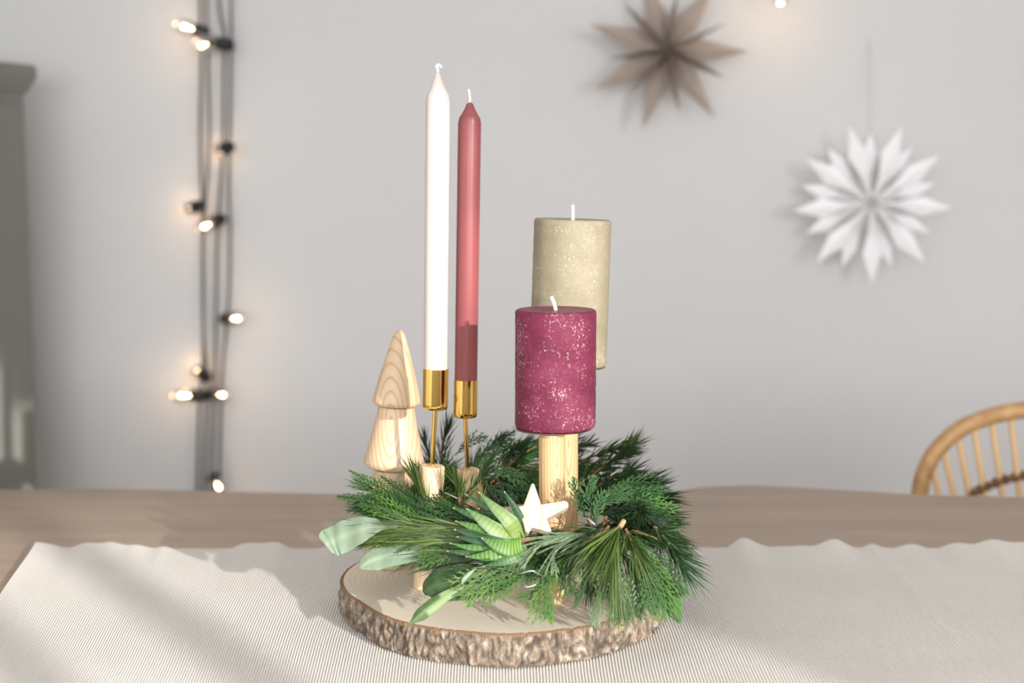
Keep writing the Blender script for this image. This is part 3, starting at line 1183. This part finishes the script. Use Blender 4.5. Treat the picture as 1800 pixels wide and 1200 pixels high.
def spray(pts, width, nrm=V((0, 0, 1)), cols=TH_A, w=0.00085, step=0.0048, ang=38, sub=True, name='cypress_spray'):
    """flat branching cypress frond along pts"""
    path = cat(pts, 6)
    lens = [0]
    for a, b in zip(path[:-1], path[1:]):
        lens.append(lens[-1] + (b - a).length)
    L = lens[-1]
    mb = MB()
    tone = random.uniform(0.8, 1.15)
    c0 = tuple(x * tone * 0.65 for x in cols[0])  # bases darkened, painting in the shade inside the wreath
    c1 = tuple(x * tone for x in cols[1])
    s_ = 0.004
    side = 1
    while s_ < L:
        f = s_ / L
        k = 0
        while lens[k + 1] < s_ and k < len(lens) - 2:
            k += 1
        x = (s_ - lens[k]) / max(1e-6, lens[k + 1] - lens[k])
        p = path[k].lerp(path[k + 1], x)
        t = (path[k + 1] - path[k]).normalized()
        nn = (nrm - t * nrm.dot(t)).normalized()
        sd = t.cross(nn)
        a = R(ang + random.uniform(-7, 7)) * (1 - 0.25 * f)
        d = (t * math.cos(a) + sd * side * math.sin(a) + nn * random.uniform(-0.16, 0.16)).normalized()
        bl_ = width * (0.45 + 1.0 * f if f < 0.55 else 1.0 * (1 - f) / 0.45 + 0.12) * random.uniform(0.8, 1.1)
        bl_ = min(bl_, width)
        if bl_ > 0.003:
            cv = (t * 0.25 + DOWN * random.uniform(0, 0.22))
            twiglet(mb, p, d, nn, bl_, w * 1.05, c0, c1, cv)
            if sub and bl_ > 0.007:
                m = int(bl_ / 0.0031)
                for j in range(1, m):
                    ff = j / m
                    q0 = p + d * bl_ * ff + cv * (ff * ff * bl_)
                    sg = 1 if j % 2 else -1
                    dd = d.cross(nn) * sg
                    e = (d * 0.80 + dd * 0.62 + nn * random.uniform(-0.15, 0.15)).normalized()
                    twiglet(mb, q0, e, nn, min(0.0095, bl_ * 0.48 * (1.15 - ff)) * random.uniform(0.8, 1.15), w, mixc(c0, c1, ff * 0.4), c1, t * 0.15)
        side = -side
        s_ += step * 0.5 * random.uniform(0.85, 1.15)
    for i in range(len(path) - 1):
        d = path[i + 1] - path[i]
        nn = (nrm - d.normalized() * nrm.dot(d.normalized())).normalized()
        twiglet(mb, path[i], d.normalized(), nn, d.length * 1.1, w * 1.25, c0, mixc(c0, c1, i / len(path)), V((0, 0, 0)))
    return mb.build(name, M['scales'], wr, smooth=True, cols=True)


def ringp(a, r, z):
    r += dent(a)
    return WC + V((math.cos(R(a)) * r, math.sin(R(a)) * r, z))


def arc_pts(a, turn, r0, r1, z0, z1, sag=0.0):
    """a twig lying along the ring from angle a, swinging by turn degrees while moving r0->r1, z0->z1"""
    return [ringp(a + turn * f, r0 + (r1 - r0) * f ** 1.3, z0 + (z1 - z0) * f - sag * f * f) for f in (0, 0.33, 0.66, 1.0)]


TREE_C = V((P(692, 900, YT).x, YT, 0))


def clear_tree(pts, m=0.040):
    """keep twigs out of the turned tree"""
    out = []
    for p in pts:
        p = V(p)
        d = V((p.x - TREE_C.x, p.y - TREE_C.y, 0))
        if d.length < m and p.z < T + 0.2:
            p = p + d.normalized() * (m - d.length)
        out.append(p)
    return out


# -- filling all the way round; the twigs swing clockwise, as the wreath was bound
for i in range(40):
    a = i * 9 + random.uniform(-4, 4)
    front = 200 < a % 360 < 345
    nt = 140 < a % 360 < 200
    up = 0.016 if front else 0.026
    if 262 < a % 360 < 325:
        up = -0.004
    r1 = RW + (0.006 if nt else random.uniform(0.018, 0.044))
    pts = arc_pts(a, -random.uniform(20, 34), RW + random.uniform(-0.012, 0.006), r1, random.uniform(0.002, 0.014), random.uniform(-0.014, up), 0.010)
    od = (ringp(a, 1, 0) - WC).normalized()
    spray(clear_tree(pts), random.uniform(0.014, 0.020), (V((0, 0, 1)) + od * 0.7 + V((0, -0.5, 0))).normalized(), random.choice((TH_A, TH_A, TH_B, TH_D)))
for i in range(34):
    a = i * 10.6 + random.uniform(-5, 5)
    front = 200 < a % 360 < 345
    nt = 140 < a % 360 < 200
    r1 = RW + (0.0 if nt else random.uniform(0.010, 0.030))
    pts = arc_pts(a, -random.uniform(16, 26), RW + random.uniform(-0.012, 0.0), r1, random.uniform(0.002, 0.016), random.uniform(0.0, 0.030) if not front else random.uniform(-0.012, -0.002 if 262 < a % 360 < 325 else 0.016))
    sprig(clear_tree(pts), random.uniform(0.024, 0.034), 95, (25, 55), random.choice((PINE, FIR, DARKPINE)), 0.00058)
for i in range(18):                       # inner side of the ring
    a = i * 20 + random.uniform(-6, 6)
    pts = arc_pts(a, -random.uniform(18, 30), RW - 0.006, RW - random.uniform(0.014, 0.026), 0.004, random.uniform(-0.014, 0.016))
    od = (WC - ringp(a, 1, 0)).normalized()
    spray(pts, 0.014, (V((0, 0, 1)) + od * 0.8).normalized(), random.choice((TH_A, TH_D, TH_D)))


def S(*pts):
    """(x, y) pairs with the depth given once or whenever it changes"""
    out, Y = [], None
    for p in pts:
        if len(p) == 3:
            Y = p[2]
        out.append((p[0], p[1], Y))
    m = len(out)
    return [P(x, y, d) for x, y, d in out]


TOCAM = V((0, -0.8, 0.6))
# left: cypress fans reaching out to the left in front of the tree
for pts, wd, cl in (
        (S((775, 905, 1.19), (705, 888, 1.205), (645, 878, 1.225), (590, 872, 1.245)), 0.017, TH_A),
        (S((750, 900, 1.20), (690, 868, 1.225), (648, 845, 1.25), (612, 826, 1.265)), 0.014, TH_B),
        (S((780, 905, 1.20), (728, 878, 1.22), (695, 855, 1.24), (668, 836, 1.255)), 0.015, TH_A),
        (S((810, 915, 1.18), (745, 905, 1.19), (680, 902, 1.21), (606, 897, 1.235)), 0.017, TH_A),
        (S((800, 925, 1.175), (735, 912, 1.185), (680, 892, 1.20), (630, 886, 1.22)), 0.018, TH_B),
        (S((820, 930, 1.17), (760, 905, 1.18), (715, 885, 1.20), (690, 862, 1.22)), 0.015, TH_A),
        (S((760, 925, 1.18), (700, 915, 1.19), (650, 915, 1.205), (615, 912, 1.22)), 0.014, TH_B),
        (S((850, 925, 1.165), (800, 900, 1.175), (770, 885, 1.185), (735, 875, 1.20)), 0.015, TH_A)):
    spray(pts, wd, TOCAM + V((random.uniform(-.3, .1), 0, 0)), cl)
# left: long soft needles swept to the left
for pts, nl, n, sp in (
        (S((860, 935, 1.165), (790, 925, 1.17), (725, 925, 1.185), (665, 925, 1.20)), 0.042, 170, (5, 20)),
        (S((840, 950, 1.16), (780, 948, 1.165), (720, 952, 1.18), (670, 950, 1.195)), 0.042, 170, (5, 22)),
        (S((860, 965, 1.155), (800, 968, 1.16), (745, 972, 1.17)), 0.038, 100, (5, 24)),
        (S((830, 940, 1.165), (770, 935, 1.17), (700, 938, 1.185)), 0.040, 120, (5, 20))):
    sprig(pts, nl, n, sp, PINE, 0.00058, 0.12)
# upright needles round the taper pegs
for pts, nl, n, sp, cl in (
        (S((755, 900, 1.225), (742, 868, 1.23), (732, 842, 1.235)), 0.028, 60, (10, 38), PINE),
        (S((790, 900, 1.235), (770, 860, 1.25), (745, 830, 1.27)), 0.026, 50, (10, 38), PINE),
        (S((800, 905, 1.215), (808, 870, 1.22), (800, 840, 1.225)), 0.024, 44, (10, 40), PINE),
        (S((810, 890, 1.26), (832, 855, 1.28), (862, 815, 1.30)), 0.024, 60, (15, 40), FIR),
        (S((772, 840, 1.37), (776, 800, 1.375), (784, 760, 1.38)), 0.026, 60, (18, 48), DARKPINE),
        (S((760, 840, 1.37), (755, 810, 1.375), (748, 778, 1.38)), 0.020, 50, (18, 40), DARKPINE),
        (S((860, 925, 1.19), (850, 900, 1.195), (845, 880, 1.20)), 0.022, 40, (15, 50), ((0.12, 0.10, 0.03), (0.26, 0.24, 0.08)))):
    sprig(pts, nl, n, sp, cl, 0.00055, 0.05)
# back
for pts, wd, cl in (
        (S((790, 855, 1.38), (845, 815, 1.39), (895, 788, 1.40), (938, 768, 1.41)), 0.018, TH_B),
        (S((815, 850, 1.37), (850, 800, 1.385), (880, 775, 1.39), (908, 755, 1.40)), 0.017, TH_D),
        (S((840, 850, 1.38), (885, 815, 1.39), (925, 795, 1.40), (960, 785, 1.41)), 0.018, TH_A),
        (S((870, 840, 1.35), (890, 855, 1.345), (915, 862, 1.34), (945, 862, 1.335)), 0.018, TH_D),
        (S((860, 820, 1.36), (890, 830, 1.355), (920, 840, 1.35), (950, 838, 1.345)), 0.018, TH_A),
        (S((850, 845, 1.34), (875, 865, 1.335), (905, 882, 1.33)), 0.014, TH_D),
        (S((800, 800, 1.39), (815, 785, 1.395), (835, 772, 1.40), (858, 768, 1.40)), 0.014, TH_D)):
    spray(pts, wd, TOCAM, cl)
for pts, nl, n, sp, cl in (
        (S((1000, 860, 1.36), (1045, 830, 1.37), (1085, 803, 1.38), (1112, 782, 1.385)), 0.028, 95, (24, 62), PINE),
        (S((1000, 825, 1.37), (1030, 808, 1.375), (1060, 795, 1.38), (1085, 790, 1.385)), 0.024, 75, (26, 62), DARKPINE),
        (S((1030, 865, 1.34), (1065, 845, 1.35), (1095, 832, 1.36), (1110, 826, 1.365)), 0.025, 80, (26, 62), FIR),
        (S((1000, 795, 1.38), (1015, 788, 1.385), (1030, 782, 1.39)), 0.020, 50, (18, 50), DARKPINE),
        (S((880, 810, 1.39), (900, 795, 1.395), (920, 782, 1.40)), 0.020, 60, (18, 45), DARKPINE),
        (S((1060, 875, 1.32), (1100, 862, 1.33), (1130, 850, 1.335)), 0.030, 45, (6, 36), DARKPINE),
        (S((1090, 880, 1.30), (1130, 865, 1.31), (1150, 855, 1.315)), 0.030, 22, (4, 34), DARKPINE)):
    sprig(pts, nl, n, sp, cl, 0.00060, 0.08)
# right side
for pts, wd, cl in (
        (S((1045, 885, 1.25), (1100, 868, 1.255), (1150, 876, 1.25), (1188, 908, 1.245)), 0.022, TH_A),
        (S((1060, 865, 1.28), (1115, 850, 1.285), (1150, 858, 1.28), (1175, 872, 1.28)), 0.018, TH_A),
        (S((1050, 905, 1.22), (1110, 895, 1.215), (1155, 910, 1.21), (1192, 940, 1.205)), 0.022, TH_D),
        (S((1080, 900, 1.23), (1120, 885, 1.23), (1160, 895, 1.225), (1185, 925, 1.22)), 0.020, TH_B),
        (S((1040, 900, 1.20), (1060, 880, 1.21), (1085, 870, 1.22), (1110, 870, 1.225)), 0.018, TH_A),
        (S((1048, 930, 1.165), (1042, 895, 1.17), (1036, 862, 1.175), (1046, 836, 1.18)), 0.016, TH_A),
        (S((1036, 920, 1.17), (1020, 890, 1.175), (1012, 862, 1.18), (1008, 838, 1.185)), 0.013, TH_A),
        (S((1045, 925, 1.16), (1052, 890, 1.165), (1062, 860, 1.17)), 0.012, TH_A)):
    spray(pts, wd, TOCAM + V((0.1, 0, 0)), cl)
# front right: hanging cypress, a big pine tuft and the sprig at the far right
for pts, wd, cl in (
        (S((975, 975, 1.145), (965, 1010, 1.138), (957, 1050, 1.128), (958, 1090, 1.118)), 0.022, TH_B),
        (S((1000, 975, 1.145), (1000, 1005, 1.138), (1000, 1025, 1.132), (1005, 1045, 1.127)), 0.018, TH_A),
        (S((970, 1010, 1.142), (950, 1030, 1.138), (930, 1045, 1.134), (908, 1052, 1.130)), 0.012, TH_B),
        (S((985, 960, 1.15), (975, 985, 1.143), (960, 1005, 1.138), (945, 1015, 1.135)), 0.016, TH_A),
        (S((1090, 985, 1.14), (1092, 1025, 1.130), (1090, 1060, 1.122), (1084, 1098, 1.115)), 0.020, TH_A),
        (S((1105, 985, 1.15), (1116, 1020, 1.140), (1120, 1050, 1.132), (1118, 1086, 1.125)), 0.020, TH_A),
        (S((1120, 950, 1.16), (1150, 1000, 1.15), (1163, 1045, 1.142), (1168, 1086, 1.135)), 0.024, TH_B),
        (S((1130, 975, 1.165), (1165, 1010, 1.155), (1190, 1032, 1.150), (1214, 1046, 1.147)), 0.012, TH_B),
        (S((1110, 960, 1.15), (1135, 1000, 1.14), (1145, 1040, 1.13), (1150, 1075, 1.125)), 0.022, TH_A),
        (S((1070, 985, 1.14), (1068, 1020, 1.132), (1064, 1050, 1.125)), 0.020, TH_A),
        (S((1140, 960, 1.17), (1165, 990, 1.16), (1182, 1020, 1.152), (1190, 1050, 1.148)), 0.020, TH_A),
        (S((1040, 990, 1.14), (1032, 1020, 1.135), (1020, 1045, 1.13), (1008, 1070, 1.125)), 0.008, TH_A),
        # bright frond on the wood at the front
        (S((925, 992, 1.135), (890, 1005, 1.13), (850, 1022, 1.123), (812, 1048, 1.115)), 0.026, ((0.060, 0.130, 0.035), (0.19, 0.31, 0.09))),
        (S((925, 985, 1.14), (885, 990, 1.135), (850, 1000, 1.13), (832, 1010, 1.127)), 0.016, TH_P),
        (S((930, 1000, 1.13), (905, 1020, 1.125), (875, 1035, 1.12), (845, 1052, 1.115)), 0.018, TH_B)):
    spray(pts, wd, TOCAM + V((random.uniform(-.2, .3), 0, 0)), cl)
# pale undersides: long narrow strips
for pts, wd, cl in (
        (S((1025, 938, 1.150), (978, 942, 1.145), (944, 957, 1.138), (916, 990, 1.131)), 0.018, TH_P),
        (S((1025, 940, 1.150), (990, 952, 1.144), (972, 970, 1.14), (976, 1004, 1.134)), 0.016, TH_P),
        (S((1030, 940, 1.150), (1010, 960, 1.144), (1008, 980, 1.142), (1014, 1006, 1.136)), 0.014, TH_P),
        (S((1045, 940, 1.150), (1030, 965, 1.143), (1024, 990, 1.137)), 0.012, TH_P),
        (S((1062, 1005, 1.135), (1056, 1035, 1.127), (1050, 1065, 1.12), (1043, 1098, 1.113)), 0.012, TH_P)):
    spray(pts, wd * 1.25, TOCAM + V((random.uniform(-.2, .3), 0, 0)), cl, w=0.00125, step=0.0062, ang=24, sub=False)
sprig(S((1093, 921, 1.145), (1082, 940, 1.136), (1078, 972, 1.128), (1080, 1000, 1.125)), 0.056, 170, (4, 36), PINE, 0.00046, 0.5, tipclump=-0.45, end=0.004)
sprig(S((1100, 930, 1.15), (1110, 950, 1.14), (1120, 970, 1.135)), 0.042, 50, (8, 44), PINE, 0.00046, 0.5, tipclump=-0.3)
sprig(S((1070, 925, 1.15), (1055, 945, 1.14), (1045, 965, 1.135)), 0.040, 50, (8, 44), PINE, 0.00046, 0.5, tipclump=-0.3)
sprig(S((1150, 925, 1.205), (1172, 952, 1.195), (1190, 980, 1.188), (1200, 1000, 1.183)), 0.036, 95, (35, 70), ((0.03, 0.08, 0.035), (0.13, 0.22, 0.12)), 0.00060, 0.15, stem_r=0.0018)
sprig(S((1135, 915, 1.22), (1165, 928, 1.21), (1185, 945, 1.205)), 0.030, 80, (30, 62), FIR, 0.00050, 0.12)
sprig(S((1060, 930, 1.16), (1035, 945, 1.15), (1015, 965, 1.145)), 0.026, 60, (25, 60), DARKPINE, 0.00046, 0.3)


# dark-coloured sprigs painting in deep shade under the left sweep and behind
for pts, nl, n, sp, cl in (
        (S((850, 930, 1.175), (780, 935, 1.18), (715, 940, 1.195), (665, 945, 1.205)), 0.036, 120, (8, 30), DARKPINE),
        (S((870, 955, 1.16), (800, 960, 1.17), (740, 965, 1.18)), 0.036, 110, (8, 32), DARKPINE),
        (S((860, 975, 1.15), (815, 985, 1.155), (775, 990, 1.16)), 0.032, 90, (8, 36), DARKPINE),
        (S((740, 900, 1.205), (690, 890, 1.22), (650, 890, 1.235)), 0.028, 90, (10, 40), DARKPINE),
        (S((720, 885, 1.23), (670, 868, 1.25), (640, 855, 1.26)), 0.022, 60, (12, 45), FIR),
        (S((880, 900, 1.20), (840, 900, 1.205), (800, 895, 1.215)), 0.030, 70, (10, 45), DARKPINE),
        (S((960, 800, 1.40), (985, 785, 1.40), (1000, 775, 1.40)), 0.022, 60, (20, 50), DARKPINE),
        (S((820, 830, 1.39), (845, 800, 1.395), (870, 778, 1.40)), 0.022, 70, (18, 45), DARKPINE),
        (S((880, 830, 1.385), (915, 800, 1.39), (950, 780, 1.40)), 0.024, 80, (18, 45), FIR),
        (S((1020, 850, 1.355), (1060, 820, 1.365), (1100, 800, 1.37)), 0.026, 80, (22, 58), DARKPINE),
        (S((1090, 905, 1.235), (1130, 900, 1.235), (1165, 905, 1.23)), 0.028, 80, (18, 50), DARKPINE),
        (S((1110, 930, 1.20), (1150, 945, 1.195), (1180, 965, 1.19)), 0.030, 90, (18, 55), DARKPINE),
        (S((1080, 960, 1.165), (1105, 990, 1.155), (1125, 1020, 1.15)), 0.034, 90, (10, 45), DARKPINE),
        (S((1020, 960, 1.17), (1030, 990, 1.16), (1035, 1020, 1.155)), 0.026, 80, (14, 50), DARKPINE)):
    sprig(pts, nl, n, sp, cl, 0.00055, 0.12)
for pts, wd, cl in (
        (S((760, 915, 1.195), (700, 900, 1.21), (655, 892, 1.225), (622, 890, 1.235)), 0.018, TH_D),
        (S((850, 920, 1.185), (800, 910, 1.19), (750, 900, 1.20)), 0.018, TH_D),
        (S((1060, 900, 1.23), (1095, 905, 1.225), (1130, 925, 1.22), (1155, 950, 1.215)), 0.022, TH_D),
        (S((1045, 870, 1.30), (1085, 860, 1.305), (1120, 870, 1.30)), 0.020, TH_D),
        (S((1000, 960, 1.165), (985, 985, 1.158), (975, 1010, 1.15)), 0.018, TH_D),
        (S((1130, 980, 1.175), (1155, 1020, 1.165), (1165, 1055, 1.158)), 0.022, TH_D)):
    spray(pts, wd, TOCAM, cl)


def blade(name, st, tilt, fold, cols, parent, mat_, two=None, n=7, wave=0.0):
    """a broad leaf; st = (x, y, depth, half width in picture units)"""
    path = cat([P(x, y, Y) for x, y, Y, w in st], 7)
    wid = [w * Y / FPX for x, y, Y, w in st]
    vs, fs, cs = [], [], []
    m = len(path)
    for i, p in enumerate(path):
        t = (path[min(i + 1, m - 1)] - path[max(i - 1, 0)]).normalized()
        side = (FWD.cross(t)).normalized() + FWD * tilt
        side = (side - t * side.dot(t)).normalized()
        nn = t.cross(side)
        x = i / 7
        k = min(int(x), len(wid) - 2)
        f = x - k
        f = f * f * (3 - 2 * f) * 0.5 + f * 0.5
        w = wid[k] + (wid[k + 1] - wid[k]) * f
        for j in range(n):
            u = j / (n - 1) * 2 - 1
            vs.append(p + side * w * u + nn * (fold * w * (abs(u) ** 1.5) + wave * w * math.sin(i * 0.55 + u * 1.3)))
            c = two if two and (u > 0.1 or i > m * 0.72) and i > m * 0.45 else cols[0]
            c = mixc(c, cols[1], 0.8 if abs(u) < 0.05 else 0.12 * abs(math.sin(i * 1.1 + abs(u) * 5)))
            cs.append(vary(c, 0.05))
    for i in range(m - 1):
        for j in range(n - 1):
            fs.append((i * n + j, i * n + j + 1, (i + 1) * n + j + 1, (i + 1) * n + j))
    mb = MB()
    mb.add(vs, fs, cs)
    o = mb.build(name, mat_, parent, cols=True)
    so = o.modifiers.new('thickness', 'SOLIDIFY')
    so.thickness = 0.0006
    su = o.modifiers.new('smooth', 'SUBSURF')
    su.levels = su.render_levels = 1
    return o


GREY, GREYV = (0.185, 0.245, 0.170), (0.27, 0.33, 0.235)
o = blade('broad_leaf', [(700, 925, 1.185, 2), (677, 925, 1.19, 5), (655, 925, 1.195, 17), (630, 931, 1.20, 27), (605, 941, 1.205, 31), (588, 949, 1.207, 31), (578, 954, 1.203, 27), (573, 957, 1.20, 18)], 0.5, 0.10, (GREY, GREYV), wr, M['leaf'], wave=0.05)
o['label'] = 'pale grey green broad leaf'
o = blade('broad_leaf', [(800, 974, 1.16, 2), (765, 972, 1.165, 9), (725, 972, 1.17, 17), (690, 974, 1.175, 22), (660, 982, 1.175, 22), (643, 990, 1.17, 15), (633, 998, 1.167, 4)], 0.6, 0.18, ((0.145, 0.205, 0.135), GREYV), wr, M['leaf'], wave=0.06)
o['label'] = 'pale grey green broad leaf'
o = blade('broad_leaf', [(925, 1012, 1.130, 4), (870, 1018, 1.130, 28), (815, 1018, 1.130, 40), (775, 1024, 1.130, 38), (753, 1034, 1.130, 24), (744, 1042, 1.130, 6)], 0.9, 0.15, ((0.014, 0.042, 0.010), (0.045, 0.085, 0.022)), wr, M['leaf'])
o['label'] = 'dark green broad leaf'
o = blade('broad_leaf', [(845, 1026, 1.125, 3), (812, 1034, 1.122, 7), (785, 1046, 1.118, 10), (762, 1062, 1.113, 13), (740, 1079, 1.107, 12), (720, 1097, 1.10, 2)], 0.25, 0.3, ((0.185, 0.260, 0.105), (0.14, 0.20, 0.08)), wr, M['leaf'], two=(0.03, 0.075, 0.015))
o['label'] = 'twisted two tone broad leaf'
o = blade('broad_leaf', [(1155, 1000, 1.16, 4), (1170, 1025, 1.155, 18), (1180, 1050, 1.15, 22), (1187, 1075, 1.145, 15), (1196, 1096, 1.14, 2)], 0.3, 0.2, ((0.04, 0.10, 0.02), (0.08, 0.15, 0.04)), wr, M['leaf'])
o['label'] = 'dark green broad leaf'
o = blade('broad_leaf', [(835, 1000, 1.125, 1), (825, 1008, 1.123, 4), (815, 1018, 1.12, 4), (812, 1026, 1.118, 1)], 0.2, 0.2, (GREY, GREYV), wr, M['leaf'])

for pl in (S((906, 1010, 1.128), (920, 1006, 1.122), (936, 1003, 1.12), (950, 1010, 1.124), (960, 1014, 1.13)),
           S((918, 1012, 1.128), (922, 1028, 1.12), (928, 1031, 1.118), (943, 1026, 1.12), (946, 1015, 1.126)),
           S((1030, 910, 1.15), (1038, 915, 1.147), (1046, 922, 1.146)),
           S((782, 866, 1.215), (792, 870, 1.212), (804, 876, 1.21))):
    q = MB()
    q.tube(cat(pl, 4), 0.0007, 8)
    q.build('wire', M['wire'], wr)

# ------------------------------------------------------------------ succulent tucked into the front of the wreath
SB = P(925, 948, 1.15)
su_ = thing('succulent', 'striped green succulent rosette tucked into the front of the wreath', 'succulent', SB)


def fat_leaf(st, thick, c_in, c_out, stripe, turn=0.0):
    path = cat([P(x, y, Y) for x, y, Y, w in st], 16)
    wid = [w * Y / FPX for x, y, Y, w in st]
    m = len(path)
    n = 14
    vs, fs, cs = [], [], []
    for i, p in enumerate(path):
        t = (path[min(i + 1, m - 1)] - path[max(i - 1, 0)]).normalized()
        side = FWD.cross(t).normalized() + FWD * turn
        side = (side - t * side.dot(t)).normalized()
        nn = side.cross(t)
        if nn.dot(FWD) > 0:
            nn = -nn
        x = i / 16
        k = min(int(x), len(wid) - 2)
        f = x - k
        w = wid[k] + (wid[k + 1] - wid[k]) * f
        band = 0.5 + 0.5 * math.sin(i * 1.57)
        g = i / (m - 1)
        for j in range(n):
            a = 2 * math.pi * j / n
            ca, sa_ = math.cos(a), math.sin(a)
            hgt = thick * (1.0 if sa_ < 0 else 0.35)
            rb_ = 1 + 0.03 * band * stripe
            vs.append(p + side * w * ca * rb_ + nn * w * hgt * sa_ * rb_ + nn * w * 0.25 * ca * ca)
            c = mixc(c_in, c_out, g ** 0.9)
            edge_ = abs(ca) ** 4
            if stripe:
                c = mixc(c, (0.27, 0.38, 0.12), band * stripe * (1 - edge_) * (1 - g) ** 0.5 * 0.8)
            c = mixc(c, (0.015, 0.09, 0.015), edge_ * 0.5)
            if g > 0.975:
                c = (0.30, 0.28, 0.14)
            cs.append(c)
    for i in range(m - 1):
        for j in range(n):
            j2 = (j + 1) % n
            fs.append((i * n + j, i * n + j2, (i + 1) * n + j2, (i + 1) * n + j))
    fs.append(tuple(range(n - 1, -1, -1)))
    fs.append(tuple(range((m - 1) * n, m * n)))
    mb = MB()
    mb.add(vs, fs, cs)
    return mb.build('leaf', M['succulent'], su_, cols=True)


BR, MID, DK, CR = (0.062, 0.160, 0.012), (0.018, 0.085, 0.009), (0.005, 0.036, 0.008), (0.21, 0.27, 0.07)  # lit and shaded greens of one plant, light painted into the leaves
# back leaves first
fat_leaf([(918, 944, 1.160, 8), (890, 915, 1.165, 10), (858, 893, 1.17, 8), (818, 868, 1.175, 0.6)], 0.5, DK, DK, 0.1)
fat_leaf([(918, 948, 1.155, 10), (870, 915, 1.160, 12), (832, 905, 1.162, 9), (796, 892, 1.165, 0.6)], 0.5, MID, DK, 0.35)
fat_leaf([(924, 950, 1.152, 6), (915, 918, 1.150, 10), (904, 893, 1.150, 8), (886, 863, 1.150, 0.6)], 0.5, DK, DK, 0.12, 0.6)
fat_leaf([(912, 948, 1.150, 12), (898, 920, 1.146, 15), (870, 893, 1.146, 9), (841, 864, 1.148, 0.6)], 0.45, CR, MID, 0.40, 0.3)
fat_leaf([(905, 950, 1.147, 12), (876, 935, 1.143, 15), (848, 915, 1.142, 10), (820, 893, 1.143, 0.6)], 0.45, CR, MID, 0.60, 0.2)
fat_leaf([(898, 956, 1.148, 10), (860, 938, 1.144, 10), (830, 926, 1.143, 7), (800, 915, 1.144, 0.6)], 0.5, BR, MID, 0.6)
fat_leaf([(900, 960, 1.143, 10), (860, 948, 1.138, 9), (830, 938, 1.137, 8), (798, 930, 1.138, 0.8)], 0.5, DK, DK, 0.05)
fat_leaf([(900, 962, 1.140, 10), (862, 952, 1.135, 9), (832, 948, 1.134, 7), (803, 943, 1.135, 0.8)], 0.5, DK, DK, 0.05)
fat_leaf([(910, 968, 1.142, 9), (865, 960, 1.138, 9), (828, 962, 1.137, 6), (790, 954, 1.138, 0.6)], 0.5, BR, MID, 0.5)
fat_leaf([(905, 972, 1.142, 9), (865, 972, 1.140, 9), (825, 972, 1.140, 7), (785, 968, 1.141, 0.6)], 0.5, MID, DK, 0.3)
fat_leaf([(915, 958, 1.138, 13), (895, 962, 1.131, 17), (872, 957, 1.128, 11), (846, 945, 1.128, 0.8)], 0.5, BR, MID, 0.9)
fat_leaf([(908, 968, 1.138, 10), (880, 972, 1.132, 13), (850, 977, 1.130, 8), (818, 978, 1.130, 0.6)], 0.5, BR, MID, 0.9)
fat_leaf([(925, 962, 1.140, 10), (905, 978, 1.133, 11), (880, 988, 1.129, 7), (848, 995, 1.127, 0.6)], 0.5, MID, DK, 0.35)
q = MB()
q.tube(S((905, 952, 1.15), (925, 948, 1.15), (958, 944, 1.155)), [0.004, 0.0022, 0.0008], 10)
q.build('stem', M['twig'], su_)

# ------------------------------------------------------------------ wooden star leaning on the plum candle's peg
LEAN = R(33)
nrm = V((0.10, -math.cos(LEAN), math.sin(LEAN))).normalized()
c0 = P(938, 905, 1.153)
outline = [(934.5, 849), (939, 849), (951.5, 886), (993, 879), (998, 882), (1000, 890), (961, 911), (970, 932), (966, 935), (935, 926), (929, 936), (924, 934), (918, 913), (880, 901), (876, 897), (880, 894), (920, 888)]
eye = V((0, 0, T + CAM_H))
front = []
for x, y in outline:
    d = P(x, y, 1.0) - eye
    front.append(eye + d * ((c0 - eye).dot(nrm) / d.dot(nrm)))
q = MB()
m = len(front)
vs = front + [p - nrm * 0.0105 for p in front]
fs = [tuple(range(m - 1, -1, -1)), tuple(range(m, 2 * m))]
for i in range(m):
    j = (i + 1) % m
    fs.append((i, j, m + j, m + i))
q.add(vs, fs)
st_ = q.build('wooden_star', M['star_wood'], smooth=False, origin=c0)
edge(st_, 0.0009, 2, 50)
tag(st_, 'pale wooden five pointed star leaning in the front of the wreath', 'ornament')
